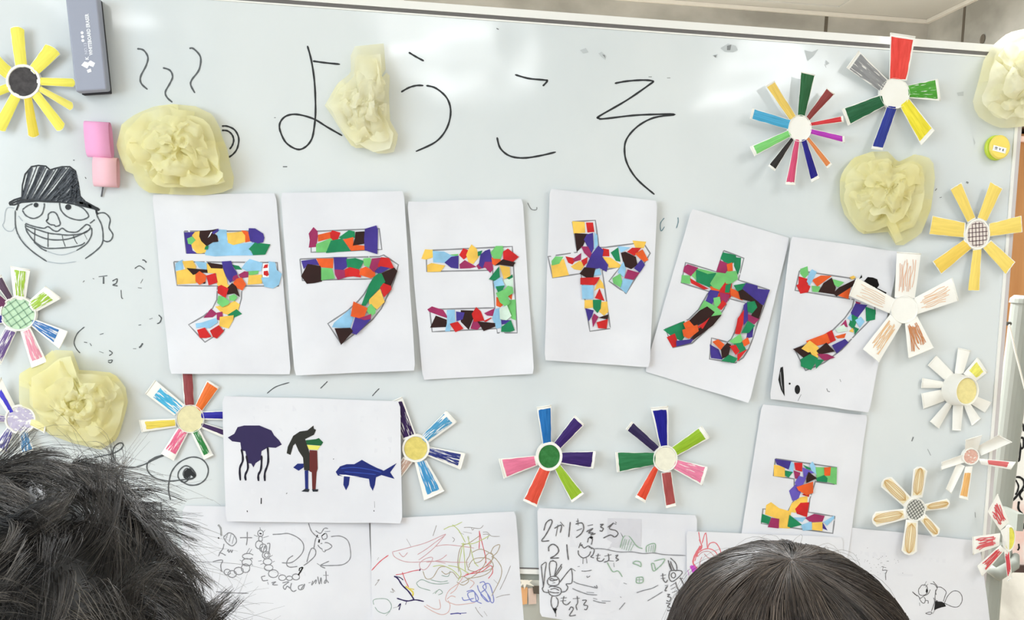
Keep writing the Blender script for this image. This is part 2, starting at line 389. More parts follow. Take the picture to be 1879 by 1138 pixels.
ink('black_outline', [("1835,-30 1870,0 1880,60",4), ("1830,20 1850,60 1820,110 1840,130 1810,170",4), ("1810,130 1870,120 1875,200 1835,215 1840,140",4), ("1790,320 1835,322 1845,180 1820,150",4),
    ("1780,480 1840,480 1875,510 1880,560 1840,620 1780,690 1760,690",4), ("1800,500 1830,560 1815,620 1800,640",3), ("1875,590 1840,640 1865,690",4), ("1835,700 1830,770 1875,830",4), ("1875,845 1820,870 1800,920 1820,955 1870,950 1885,900",4),
    ("1830,1090 1835,1130 1820,1150",3)], 4, lambda x, y: -.30, M_ink, po, SX, SY, 5, .0008)

# ---------------------------------------------------------------- writing and drawing on the board (ink, part of the board)
M_bink = mat('board_marker_black', (44, 46, 48), .45)
M_bink2 = mat('board_marker_grey', (92, 96, 98), .45)
M_smud = mat('smudge_grey', (196, 201, 202), .5)
M_smud2 = mat('smudge_dark', (136, 139, 139), .5)
bi = lambda name, st, w=3.4, m=M_bink, **k: ink(name, st, w, Z0, m, wbd, **k)
bi('ink_character', ["564,84 571,110 577,150 579,200 577,230 572,255 560,270 545,274 525,262 514,240 514,225 525,213 545,210 575,218 600,233 628,249", "574,112 595,115 624,118"])
bi('ink_character', ["750,96 763,104 778,112", "736,169 750,161 764,157 777,157", "782,157 800,162 820,180 827,205 820,235 800,260 763,278"])
bi('ink_character', ["945,137 970,144 1000,147 1004,149 996,158", "912,252 918,272 935,286 960,290 990,286 1020,279"])
bi('ink_character', ["1128,153 1150,149 1180,147 1198,149 1192,155 1150,184 1100,213 1099,217 1108,218 1160,212 1200,210 1239,210 1200,216 1170,232 1150,255 1146,278 1152,303 1170,330 1201,357"])
bi('ink_steam', ["985,350 1030,360 1062,410 1050,470 1010,550 1015,600 1060,643", "1170,487 1220,505 1240,550 1220,600 1188,660 1200,700 1238,735", "1360,348 1390,350 1440,410 1430,500 1380,570 1370,610 1400,668"], 3.2, M_bink2, k=3.915)
bi('ink_cup_handle', ["1540,308 1600,310 1680,350 1725,440 1710,550 1660,620 1585,668", "1540,355 1600,360 1650,400 1670,460 1655,520 1625,562"], 3.2, ox=150, oy=180, k=5.99)
bi('ink_swirl', ["-40,800 60,780 130,765 210,720 230,680 200,665 150,700 135,760 160,840 230,885 330,890 430,860 530,810 605,780", "605,775 520,800 455,850 455,920 520,985 640,1015 760,1005 860,990 895,960 860,900 800,875 745,920 735,980 780,1025 830,1000 850,930 810,900 780,950 820,1000 880,985 890,950 850,900 800,930 790,980 830,990",
    "665,1190 645,1090 655,1000 680,920 750,840 860,795 960,820 1010,900 990,990 920,1045 830,1050 760,1010", "350,1255 370,1225 460,1210 560,1222 575,1215 580,1300 578,1380", "390,1290 560,1300"], 2.6, M_bink2, ox=180, oy=680, k=5)
flat('ink_blot', ["790,930 820,900 850,905 900,965 880,985 850,960 820,990 790,970"], Z0, M_bink, wbd, 180, 680, 5, .0006)
bi('ink_arc', ["490,722 506,710 531,702", "588,713 596,705 601,700", "683,727 690,719 696,713"], 1.8, M_bink2)
# grinning face with a hat
FO = dict(ox=0, oy=290, k=5)
bi('ink_face', ["140,480 145,640 200,760 300,860 430,950", "880,490 895,540 930,610 945,700 935,790 870,860 780,925", "890,510 960,505 1010,560 1000,640 1035,700 1020,750 985,768 945,755",
    "205,480 240,530 310,555 380,520 405,450 405,415", "205,475 250,440 300,420", "545,410 560,480 620,540 720,570 790,555 812,525 760,460 680,425",
    "440,560 425,580 460,610 495,615 515,628 552,610 540,560 515,510 480,495 445,515 440,560 425,575",
    "232,600 300,625 400,645 440,630 490,665 530,672 570,645 620,675 700,680 750,645 795,610 830,635 790,680 720,700 620,708 540,700 450,690 320,650 245,625 232,605",
    "232,620 250,680 320,770 400,820 480,830 640,820 740,800 780,775", "840,640 838,710 790,790 700,850", "240,645 320,700 440,745 580,750 700,720 828,655",
    ("320,640 318,700 315,780",2), ("442,680 440,750 440,820",2), ("570,705 580,760 600,815",1.6), ("670,705 690,760 710,790",1.4), ("770,690 800,750",1.4), "310,770 380,830 430,855", "825,600 845,585 870,565"], 2.6, M_bink2, **FO)
bi('ink_faint_line', ["130,460 75,455 50,490 40,580 25,620 60,665 110,670 140,630", "430,950 560,968 700,950", "150,690 250,810", "430,855 520,885 600,885 700,850", "170,530 190,560 210,580"], 1.6, mat('faded_marker', (176, 184, 190), .5), **FO)
random.seed(3)
hat = prs("85,410 130,385 200,360 205,250 230,150 290,80 350,68 420,75 460,110 510,95 570,80 640,80 690,120 715,230 735,350 780,400 915,475 880,470 720,430 560,405 350,395 200,405 130,430 90,430", **FO)
bi('ink_hat_outline', [hat], 3.0, M_bink, smooth=False, closed=True)
st = []
def inside(x, y, P):
    c = False; n_ = len(P)
    for i in range(n_):
        (x0, y0), (x1, y1) = P[i], P[(i+1) % n_]
        if (y0 > y) != (y1 > y) and x < (x1-x0)*(y-y0)/(y1-y0)+x0: c = not c
    return c
for i in range(92):
    x0 = 30+i*1.5; ang = -.75 + .25*math.sin(i*.9); L_ = []
    if i < 40: ang = -1.3+.55*i/40+.1*math.sin(i*.9)
    if i > 64: ang = -1.45+.1*math.sin(i)
    x, y = x0, 375
    for s in range(34):
        if inside(x, y, hat): L_.append((x, y))
        elif len(L_) > 2: break
        x += 2.6*math.cos(ang); y += 2.6*math.sin(ang)
    if len(L_) > 2: st.append(L_)
bi('ink_hat_shading', [[(x+1.5, y+.6) for x, y in q] for i, q in enumerate(st) if i % 7], 3.0, mat('board_marker_wash', (104, 108, 114), .5), smooth=False, eps=.0004)
bi('ink_hat_hatching', st, 1.9, mat('board_marker_soft', (70, 74, 80), .5), smooth=False, eps=.0005)
bi('ink_brim', [("730,400 800,430 912,478",6), ("700,405 760,420 850,450",5), ("90,425 200,385 350,395 560,405",3.4), ("170,425 150,480",5), ("880,480 895,520",6)], 4, M_bink, eps=.0007, **FO)
flat('ink_pupil', [circ(66, 376.3, 4.4), circ(125, 380, 5.6, 5.2)], Z0, M_bink, wbd, eps=.0007)
bi('ink_mark', [("181,508 197,506",2.5), ("190,508 190,521",5), ("206,516 215,512 213,520 207,523 216,525",2.2), ("222,532 223,546 226,548",1.6), ("152,518 155,515",2), ("170,511 173,512",2),
    ("247,493 256,488 266,495",1.8), ("261,477 265,478 269,482",2.4), ("258,520 262,512",1.4), ("253,528 260,529",1.8), ("155,600 142,612 136,628 140,640 147,648",2), ("291,578 296,584 293,592 288,594",2.2),
    ("274,586 280,584",1.6), ("262,630 258,636 255,638",3), ("244,640 250,640",1.6), ("254,597 259,596",2), ("183,614 190,612",2), ("154,628 160,629",2.4), ("165,630 168,635",2), ("200,643 206,648 200,653",2), ("198,662 206,661 203,666 198,664",1.8), ("182,645 190,648",1.4), ("134,294 137,294",2.5), ("156,325 158,328",2.5), ("519,306 527,306",3), ("503,216 506,216",2), ("911,52 915,54",3)], 2, M_bink2)
bi('ink_blue_mark', ["1095,0 1060,50 1065,120 1097,80", "1220,-5 1222,40 1205,95"], 1.8, mat('blue_grey_marker', (112, 140, 150), .5), ox=1000, oy=400, k=5)
bi('ink_hair_mark', ["968,372 975,384 984,385 985,380"], 1.8, M_smud2)
flat('tape_residue', ["1064,92 1075,88 1080,96 1070,98", "1098,98 1104,95 1113,103 1111,110 1103,104", "1322,88 1336,80 1350,84 1354,92 1345,96 1330,95", "1307,102 1317,99 1315,106", "1476,92 1490,95 1502,90 1492,104 1482,112", "1756,170 1768,168 1768,176 1758,176",
    "1785,250 1790,262 1788,266", "1515,110 1522,116 1515,120"], Z0, M_smud, wbd, eps=.0005)
flat('tape_residue', ["1334,84 1342,82 1340,92 1334,92", "1105,100 1110,101 1111,107", "1309,102 1315,101 1313,106"], Z0, M_smud2, wbd, eps=.0006)
bi('ink_mark', [("1673,810 1676,802",3.5), ("1773,334 1777,336",6), ("1716,350 1719,346",3), ("1724,363 1728,362",2), ("1790,950 1789,940",1.4), ("1190,141 1196,141",2), ("1224,143 1230,143",2), ("1702,824 1708,836",1.2), ("1513,118 1516,124",1)], 2, M_smud2)

# ================================================================ SHEETS OF PAPER
def invbil(C, x, y):
    u, v = .5, .5
    (x0, y0), (x1, y1), (x2, y2), (x3, y3) = C
    for _ in range(6):
        X = (1-u)*(1-v)*x0+u*(1-v)*x1+u*v*x2+(1-u)*v*x3 - x; Y = (1-u)*(1-v)*y0+u*(1-v)*y1+u*v*y2+(1-u)*v*y3 - y
        a = -(1-v)*x0+(1-v)*x1+v*x2-v*x3; b = -(1-u)*x0-u*x1+u*x2+(1-u)*x3
        c = -(1-v)*y0+(1-v)*y1+v*y2-v*y3; d = -(1-u)*y0-u*y1+u*y2+(1-u)*y3
        D = a*d-b*c
        u -= (X*d-Y*b)/D; v -= (a*Y-c*X)/D
    return u, v
class Sheet:
    """one sheet hanging on the board; corners TL, TR, BR, BL; curl = how far each corner stands off (m)"""
    def __init__(s, corners, base, label, curl=(0, 0, .004, .004), amp=.0019, seed=0, nx=22, ny=30, cat='paper', name='paper_sheet', group=None, m=None, wob=1.2, bow=0.0):
        s.C = corners; s.base = base; s.curl = curl; s.amp = amp; s.seed = seed; s.bow = bow
        cx = sum(c[0] for c in corners)/4; cy = sum(c[1] for c in corners)/4
        s.root = empty(name, pt(cx, cy, base), label, cat, group)
        vs, fs, uv = [], [], []
        for j in range(ny+1):
            for i in range(nx+1):
                u, v = i/nx, j/ny
                if u*(1-u) == 0 and v*(1-v) == 0: u += .012 if u == 0 else -.012
                x = sum(w_*c[0] for w_, c in zip(((1-u)*(1-v), u*(1-v), u*v, (1-u)*v), corners)); y = sum(w_*c[1] for w_, c in zip(((1-u)*(1-v), u*(1-v), u*v, (1-u)*v), corners))
                if i in (0, nx): x += wob*noise.noise(Vector((v*3, seed, i)))
                if j in (0, ny): y += wob*noise.noise(Vector((u*3, seed, j+9)))
                vs.append(pt(x, y, s.h(x, y))); uv.append((u, v))
        for j in range(ny):
            for i in range(nx): a = j*(nx+1)+i; fs.append((a, a+nx+1, a+nx+2, a+1))
        s.o = obj('paper', vs, fs, m or M_paper, s.root, smooth=True, uv=uv)
        md = s.o.modifiers.new('t', 'SOLIDIFY'); md.thickness = .00025; md.offset = 1; es = s.o.modifiers.new('e', 'EDGE_SPLIT'); es.split_angle = .8
        s.layers = []
    def h(s, x, y):
        u, v = invbil(s.C, x, y); u = min(1.05, max(-.05, u)); v = min(1.05, max(-.05, v))
        k = Vector((x/75, y/75, s.seed*3.1))
        h = s.base + s.amp*(noise.noise(k) + .5*noise.noise(k*2.3))
        f_ = lambda t: max(0, 1-t)**2
        for (cu_, cv), c in zip(((0, 0), (1, 0), (1, 1), (0, 1)), s.curl):
            h += c*f_(math.hypot((u-cu_)*1.0, (v-cv)*1.25)/.6)
        h += s.bow*4*u*(1-u)
        return max(h, .0008)
SCR = {'n': (72, 58, 142), 'k': (52, 32, 30), 'y': (248, 200, 92), 'b': (150, 200, 232), 'g': (36, 134, 88), 'l': (118, 198, 116), 'r': (206, 44, 44), 'o': (234, 98, 46),
       'm': (160, 52, 98), 'w': (250, 250, 252), 'd': (44, 38, 122), 't': (212, 232, 218), 'p': (108, 92, 190), 'i': (14, 10, 12)}
SN = {'n': 'violet', 'k': 'dark brown', 'y': 'yellow', 'b': 'light blue', 'g': 'green', 'l': 'light green', 'r': 'red', 'o': 'orange', 'm': 'plum', 'w': 'white', 'd': 'navy', 't': 'pale mint', 'p': 'lilac', 'i': 'black'}
SM = {k: noise_mat('origami_'+SN[k].replace(' ', '_'), tuple(int(v*.94) for v in c), tuple(min(255, int(v*1.04)) for v in c), 45, .75, spec=.2) for k, c in SCR.items()}
def letter(sh, ox, oy, k, outline, scraps, seed=1, grow=1.06):
    P = prs(outline, ox, oy, k)
    sh_white = flat('letter_field', [P], sh.h, SM['w'], sh.root, eps=.0001) if False else None
    ink('pencil_outline', [P], 2.6, sh.h, M_pencil, sh.root, eps=.00035, smooth=False, closed=True)
    rnd = random.Random(seed); placed = []
    for line in scraps.strip().split('\n'):
        line = line.strip()
        if not line: continue
        c, rest = line.split(' ', 1); p = prs(rest, ox, oy, k)
        gx = sum(q[0] for q in p)/len(p); gy = sum(q[1] for q in p)/len(p)
        p = [(gx+(x-gx)*grow+rnd.uniform(-.25, .25), gy+(y-gy)*grow+rnd.uniform(-.25, .25)) for x, y in p]
        bb = (min(q[0] for q in p), min(q[1] for q in p), max(q[0] for q in p), max(q[1] for q in p))
        lay = 0
        for b2, l2 in placed:
            if bb[0] < b2[2] and b2[0] < bb[2] and bb[1] < b2[3] and b2[1] < bb[3]: lay = max(lay, l2+1)
        placed.append((bb, lay))
        e = .0007+.00022*lay
        top = [pt(x, y, sh.h(x, y)+e+rnd.uniform(0, .00012)) for x, y in p]
        bot = [pt(x, y, sh.h(x, y)+e-.00022) for x, y in p]
        n_ = len(p); f = [tuple(range(n_)), tuple(reversed(range(n_, 2*n_)))]+[(i, n_+i, n_+(i+1) % n_, (i+1) % n_) for i in range(n_)]
        obj('paper_scrap', top+bot, f, SM[c], sh.root)
def pxs(s): return prs(s)
GL = 'copy paper sheets with scrap letters'
te = Sheet(pxs("279,357 506,355 534,687 312,686"), .004, 'white sheet with scrap-mosaic character of two bars and a curved leg, leftmost', (0.0, .0, .004, .012), seed=1, group=GL, bow=.003)
letter(te, 310, 410, 5, "45,352 995,360 1005,575 670,575 665,690 640,780 585,885 500,985 330,1090 180,930 320,850 400,780 440,700 445,575 75,570", '''
b 62,368 100,345 125,335 130,420 60,430
y 125,352 215,345 245,400 240,450 248,545 80,555 72,440 150,420
b 240,350 350,362 342,425 275,405
k 168,410 350,425 358,455 290,450 225,472
y 350,370 400,412 490,415 525,505 535,560 445,545 435,460 360,455
k 355,360 490,380 488,415 390,410
g 580,380 640,390 670,425 610,420
b 705,362 740,330 855,365 840,435 720,435 670,410
l 720,440 820,435 815,462 745,480
n 488,355 570,348 585,400 620,450 628,490 560,540 520,470 500,410
m 640,470 690,440 728,445 722,492 660,500
m 580,490 625,470 640,500 590,530
y 735,480 850,472 850,550 725,560
b 915,355 975,365 985,430 1030,465 1005,560 955,590 880,575 850,500 912,485
w 865,370 915,370 915,490 860,490
r 878,380 908,375 905,408 866,412
r 870,440 905,435 915,470 900,485 870,472
o 245,470 280,440 340,480 330,535 280,560 245,530
r 345,480 425,458 445,540 365,565
k 312,545 335,535 330,552 315,556
y 445,545 540,560 560,575 600,545 540,590 450,570
o 590,548 620,510 665,498 705,560 672,612 620,590
k 535,650 540,590 580,550 615,580 648,672 600,640
r 450,580 480,568 545,600 530,640 520,680 450,640
y 430,765 540,745 600,715 645,745 630,800 540,835 490,820
l 455,665 510,680 555,715 540,745 490,765 445,730
l 550,670 600,650 625,680 600,710 560,705
g 540,840 620,790 668,830 590,865
m 385,785 440,830 400,860 320,865
m 440,822 490,812 495,860 470,890 440,880
y 470,860 590,845 585,890 545,960 465,940
b 250,920 300,912 430,870 440,910 370,960 300,950 255,958
r 262,980 330,960 385,1040 340,1050 285,1050
r 380,985 455,938 500,990 440,1055 405,1040''', 11)
ink('pencil_outline', ["140,72 760,70 775,285 160,272"], 2.6, te.h, M_pencil, te.root, 310, 410, 5, .00035, False, True)
letter(te, 310, 410, 5, "142,74 758,72 773,283 162,270", '''
n 142,88 235,85 215,120 180,160 205,195 215,245 262,272 165,272
b 465,62 530,68 530,150 560,190 620,190 735,178 790,175 730,240 765,288 560,290 430,298 345,285 335,255 360,200 440,165 470,160 440,110
y 240,85 295,75 300,130 345,205 330,262 290,272 255,268 212,215 210,190 238,150 215,115
l 168,140 215,120 242,155 205,192 178,185
k 288,72 395,64 450,52 410,90 440,115 448,165 400,170 348,205 300,160 283,120
w 383,82 398,78 378,112 358,132
n 400,78 452,50 455,68 412,100 400,92
g 335,212 362,205 358,238 325,240
y 535,90 600,85 690,75 700,165 650,182 590,195 545,175 540,130
o 665,68 700,70 745,85 752,160 700,172 698,110
n 735,48 790,50 860,95 872,130 862,170 810,182 750,162 732,90
g 735,235 790,178 925,195 880,285 775,288 760,255''', 12)
ra = Sheet(pxs("515,354 741,351 762,680 541,689"), .0085, 'white sheet with scrap-mosaic character of a bar above a hook, second', (.0, .002, .010, .004), seed=2, group=GL, bow=.002)
ink('pencil_outline', ["150,75 780,48 803,240 155,265"], 2.6, ra.h, M_pencil, ra.root, 540, 410, 5, .00035, False, True)
letter(ra, 540, 410, 5, "52,328 360,315 780,305 820,290 955,380 925,500 890,590 800,780 720,880 620,965 430,1105 308,920 490,800 580,720 640,650 720,510 400,515 75,525", '''
m 135,95 175,38 212,75 215,120 200,212 135,218 145,150
o 220,105 330,78 335,135 220,165
r 330,90 350,65 420,85 395,155 335,150
l 205,190 330,140 345,150 290,262 205,262
g 410,130 500,65 550,75 555,130 440,140
g 340,160 435,140 510,250 295,268
o 455,150 545,130 545,195 650,205 650,240 525,250
k 565,80 640,75 660,95 655,180 540,200 560,130
n 650,55 750,25 765,60 760,275 650,240 645,140
n 68,345 195,330 225,385 130,375 90,418
o 205,325 355,325 350,410 240,400
k 70,485 125,378 235,395 250,440 248,530 180,545 118,550
l 250,410 345,415 370,505 250,520
n 365,315 480,315 480,400 440,430 370,420
m 370,425 460,430 480,490 400,515 375,470
g 480,330 560,320 635,345 610,400 580,430 490,400
r 465,425 510,405 590,425 610,495 540,485 470,490
l 635,325 695,318 710,360 695,402 640,385
o 610,420 655,400 735,440 740,480 700,500 600,470
m 715,325 800,315 770,400 730,445 690,405
r 800,315 870,322 910,400 945,440 880,410 800,425 770,390
n 740,440 790,395 870,410 815,445 770,460
k 800,460 915,410 942,440 885,570 825,545
g 770,465 800,470 830,540 700,680 660,745 620,745 690,560 735,490
r 790,590 820,550 885,575 890,605 825,675
y 690,700 785,605 825,720 760,785 690,735
l 670,775 705,740 745,790 740,825 700,850 665,800
b 370,910 510,790 540,870 510,962 350,950
m 560,860 640,855 705,830 700,880 640,900
o 545,722 670,780 640,850 590,868 520,850
n 520,1000 560,865 640,890 700,880 570,1018
k 375,965 512,962 535,990 430,1110''', 13)
ko = Sheet(pxs("747,370 959,365 980,686 776,697"), .004, 'white sheet with scrap-mosaic square bracket open to the left, third', (.003, .006, .008, .004), seed=3, group=GL)
letter(ko, 770, 440, 5, "60,100 850,62 870,400 895,855 712,855 708,815 115,845 92,640 690,625 670,280 65,292", '''
y 20,172 50,90 118,95 122,160 60,180
l 255,140 355,130 345,150 290,155
b 125,105 225,110 290,145 330,150 235,210 130,205
y 70,235 110,215 230,238 190,290 75,295
n 232,210 290,160 355,150 352,262 290,255
r 365,140 400,80 450,100 430,160 405,180
m 370,225 415,190 520,250 460,262 372,265
y 430,140 450,90 475,48 520,85 540,155 490,218 450,200
g 535,110 575,100 560,140 535,150
m 525,240 590,180 660,180 672,270 645,300 600,255 545,270
n 560,140 600,105 640,90 665,200 600,200 580,260 545,230
o 660,165 720,170 745,190 690,235 668,220
l 655,115 700,60 760,60 765,100 740,175 680,170
r 770,110 810,85 905,158 840,215 770,175
k 695,235 765,180 875,210 850,245 740,230
t 765,375 855,345 858,450 800,430
g 800,350 850,320 855,345 820,365
g 640,360 725,250 735,340 690,375
y 735,235 825,255 830,330 775,360
b 680,385 750,345 780,430 720,465 690,440
g 700,430 780,420 760,460 720,480
o 810,515 850,500 845,550
o 705,530 720,530 770,590 740,618 705,605
l 790,560 880,555 880,735 845,720 800,640
l 705,490 780,460 810,425 850,440 858,490 810,520 830,580 790,610 740,570
m 75,640 115,615 215,645 260,720 185,695 90,660
k 100,805 150,700 245,735 245,800
b 250,650 320,648 325,755 285,765 280,835 235,835 255,750
k 380,650 490,655 495,710 450,820 380,750
n 335,660 410,670 395,730 340,745
r 278,775 350,752 400,815 330,845
m 500,720 545,740 565,790 530,825 468,815
r 480,680 520,622 560,660 590,740 500,750
m 595,675 690,630 690,700 620,695
r 590,745 650,715 660,720 610,755
b 690,640 735,630 740,700 750,800 705,810 670,720
k 535,750 690,765 690,795 590,835
n 750,740 830,740 800,770 755,775
g 755,800 835,740 870,830 830,845 750,845
t 735,640 800,605 840,700 795,735 740,725''', 14)
ya = Sheet(pxs("1009,346 1206,369 1192,674 999,661"), .0075, 'white sheet with scrap-mosaic cross-shaped character with a flag arm, fourth in the row', (.0, .006, .006, .007), seed=4, group=GL)
letter(ya, 1000, 400, 5, "252,35 462,22 495,270 555,270 900,225 965,325 745,695 588,580 690,450 525,480 600,1015 412,1040 330,510 70,550 28,355 295,315", '''
y 252,35 360,40 365,135 265,140
r 378,45 440,45 450,125 390,132
k 275,145 390,150 350,250 295,305
b 455,135 480,160 485,240 455,290 450,200
n 385,155 440,140 445,280 420,330 385,250 360,200
y 60,430 170,380 200,470 215,520 75,545
l 62,395 95,355 165,358 130,420 65,435
y 240,445 315,395 365,430 330,480 270,470
r 190,355 290,375 250,425 215,410
m 255,380 330,325 328,385 270,400
r 335,390 390,360 385,410 355,440
m 335,265 395,265 440,350 410,370 360,320
y 520,360 600,365 690,430 690,455 590,455
g 605,320 670,275 690,400 650,390
r 530,280 585,290 590,350 530,350
n 380,450 430,340 490,260 535,300 525,360 575,430 560,490 500,455 430,470
b 670,262 780,270 700,315
y 805,210 925,220 905,275 830,270
r 755,310 800,275 880,275 820,345
k 700,325 740,315 830,360 845,430 790,465 730,440
o 830,330 895,290 945,385 910,400 870,370
b 690,450 720,405 740,470 725,540 670,500
b 720,555 805,575 745,690 690,640
l 620,555 690,515 705,580 690,635 630,600
m 760,475 865,505 810,565 730,550
n 820,460 880,385 915,430 870,500
b 465,475 500,465 515,520 445,530
k 320,510 365,455 460,465 440,550 380,545
y 500,560 530,600 545,650 500,640 455,665 480,600
r 330,550 500,545 470,600 450,615 330,610
b 340,620 440,620 440,740 345,740
r 460,735 500,650 545,760
y 365,755 440,755 450,820 365,830
y 520,775 570,770 580,860 540,895 500,860
g 440,755 515,755 510,830 480,870 445,830
n 370,830 445,850 430,900 400,945
m 430,920 450,880 490,910 440,1000
k 490,915 580,885 575,930
r 475,960 575,930 565,1015 490,1010''', 15)
ka = Sheet(pxs("1269,383 1449,437 1375,740 1183,682"), .004, 'white tilted sheet with scrap-mosaic hooked cross character on dark scraps, fifth in the row', (.008, .0, .012, .0), seed=5, group=GL)
letter(ka, 1210, 450, 5, "590,50 775,120 725,320 1005,410 960,560 905,700 860,850 820,950 770,1030 700,1080 460,1045 478,852 625,890 660,860 690,800 740,660 790,530 640,490 590,590 520,680 410,800 300,900 125,940 55,770 180,720 270,680 360,590 440,450 455,425 200,345 240,160 525,245", '''
g 690,120 745,125 740,200 720,260 690,190
m 530,240 560,150 640,180 620,230 590,270
g 570,120 590,75 690,95 700,140 650,170 600,150
o 620,180 665,165 670,230 630,240
l 300,270 345,215 530,260 480,275 350,240 340,310
l 205,340 210,280 280,285 275,350
m 235,200 260,182 345,210 285,275 225,240
r 290,310 340,340 440,395 400,400 300,350
g 350,235 440,270 505,260 480,385 350,330
o 470,380 550,390 560,430 480,410
r 540,480 600,310 660,350 650,470 600,500
l 475,350 530,260 605,270 600,330 550,400 500,380
l 610,290 620,250 700,245 710,310 650,350 615,345
g 610,370 655,355 640,430 605,430
o 660,400 750,440 755,500 660,460
g 690,370 800,350 770,400 720,420
n 770,400 800,355 890,375 895,420 830,450
n 830,460 910,410 1000,420 950,540 890,510
k 735,430 770,415 900,520 870,520 750,490
n 775,560 810,530 810,680 775,720
r 700,800 720,680 770,610 765,720 740,805
m 820,640 915,670 870,720 820,690
k 895,530 945,560 910,665 850,640
g 810,530 870,520 890,570 850,620 815,600
m 560,440 640,460 620,520 570,540
n 450,450 470,415 540,425 520,480
n 430,510 450,460 510,480 470,550
l 380,590 420,520 520,570 560,620 540,655 450,640
l 500,490 550,480 560,540 510,570
r 540,570 580,510 610,540 570,590
k 275,700 370,610 430,575 490,620 440,680 330,740
k 300,850 450,670 550,655 480,740 290,880
g 55,780 220,710 240,800 200,870 120,830
o 225,720 270,695 310,740 240,760
r 350,750 420,700 455,670 400,760
o 220,780 340,740 350,790 270,850 230,830
r 75,850 140,820 160,880 150,925 120,930
n 165,880 300,865 280,895 165,925
n 810,800 860,760 850,840 800,850
g 760,800 810,705 870,740 820,800
l 650,880 740,820 760,880 700,910
g 690,910 760,900 790,960 740,990
o 765,880 810,850 825,900 780,925
r 720,1000 800,960 720,1060
n 470,920 540,960 570,1040 480,1030
k 570,960 620,905 650,920 630,1010 580,1030
o 495,890 540,870 590,910 560,955
r 650,930 700,920 730,970 700,1000
g 580,1060 640,1010 710,1040 680,1078''', 16, 1.17)
fu = Sheet(pxs("1452,434 1650,462 1595,757 1412,732"), .0085, 'white sheet with scrap-mosaic hook character and black ink blobs, last in row', (.002, .0, .008, .003), seed=6, group=GL)
letter(fu, 1400, 480, 5, "335,85 850,160 1010,215 1030,480 950,570 860,660 720,810 560,930 390,1000 290,805 480,720 640,630 750,520 820,420 835,350 295,265", '''
l 345,70 405,48 415,115 380,155 345,110
r 330,140 415,165 405,220 330,215
r 310,220 370,190 430,230 410,280 345,290
b 430,100 450,75 490,100 430,215 405,180
o 455,170 530,130 625,135 500,225
l 450,225 520,230 515,280 455,275
k 515,275 560,200 630,155 665,240 650,295
l 640,165 740,190 690,235 660,215
o 690,300 800,240 780,340 700,315
k 650,290 700,240 840,170 820,225 680,315
y 795,145 830,130 850,145 820,165
i 885,160 905,122 910,145
i 935,180 965,145 1010,150 1045,165 1060,215 1040,240 980,210
i 1030,235 1130,285 1125,295 1040,260
m 850,365 900,380 860,410
n 810,470 850,390 950,405 870,510 820,490
g 945,420 1030,450 1025,530 950,545
g 790,580 820,490 870,520 830,620
b 850,540 900,510 930,550 890,605
g 840,600 880,620 840,670
b 775,520 810,480 815,545
m 715,590 760,535 775,600
t 670,620 740,580 775,635 690,650
o 665,685 760,660 745,700 690,705
y 790,640 825,610 830,650
r 580,660 630,632 665,720 590,755
o 405,730 580,665 610,740 500,770 410,745
k 285,805 400,765 440,850 380,885
y 360,800 430,730 505,790 500,880
k 495,820 580,750 650,825 520,850
n 640,770 750,715 780,745 680,840
m 500,850 590,850 655,880 560,910
g 480,900 560,905 490,980
g 350,900 430,855 500,890 440,990 355,960''', 17, 1.09)
flat('ink_blob', [prs("137,828 152,822 157,880 162,1000 140,960 124,900", 1390, 420, 3.25), circ(1463.2, 715, 5, 8.5), circ(1449, 704.2, 1.9)], fu.h, M_ink, fu.root, eps=.0006)
flat('ink_grey_patch', [prs("134,860 138,850 146,930 152,970 140,930", 1390, 420, 3.25)], fu.h, mat('ink_patch_grey', (150, 150, 154), .5), fu.root, eps=.0009)  # lighter grey patch inside the black ink blob
ink('ink_mark', ["1541,696 1543,701", "1517,713 1519,718 1523,719", "1464,736 1470,724"], 1.6, fu.h, M_pencil, fu.root)
ee = Sheet(pxs("1398,742 1592,762 1555,1025 1356,1008"), .0045, 'white sheet with colourful scrap-mosaic I-shaped character, below the row at the right', (0, 0, .004, .002), seed=7, group=GL)
letter(ee, 1380, 820, 5, "215,110 775,190 755,345 580,320 555,400 530,480 515,600 760,640 740,795 85,705 100,570 330,590 360,540 390,480 385,295 195,265", '''
y 205,170 295,185 300,275 205,265
n 215,115 360,135 330,205 230,160
b 360,140 385,160 375,235 340,205
g 305,220 370,235 335,280 305,265
m 385,220 440,240 430,290 395,290
r 390,148 460,150 455,225 400,210
p 465,195 570,240 510,250 480,300
g 470,165 530,195 540,215 500,200
b 530,170 555,140 585,190 590,250 550,220
l 590,195 770,195 765,340 640,300 600,290
o 665,195 720,190 715,262 665,262
g 590,290 660,262 690,290 685,325 600,315
p 345,405 400,350 450,400 420,480 370,490
p 395,330 430,270 490,290 470,340 420,370
k 500,290 520,235 590,290 500,330
r 460,440 530,410 520,460
o 415,370 555,325 555,420 500,440 430,400
y 130,620 140,545 180,520 250,570 350,600 330,700 340,740 250,735 240,660
y 370,520 440,470 500,460 500,510 450,560 400,600 340,590
r 400,570 445,520 518,515 500,640 415,610
g 85,690 95,620 170,650 150,705
m 150,735 180,655 245,665 240,745
b 385,650 490,650 460,690 420,680
g 330,730 345,630 450,715 360,740
m 495,655 570,620 660,635 640,685 540,690
b 455,720 540,690 555,760 470,765
y 555,700 640,695 640,770 555,760
n 650,700 690,765 650,750
b 660,690 750,635 750,660 690,720''', 18, 1.1)

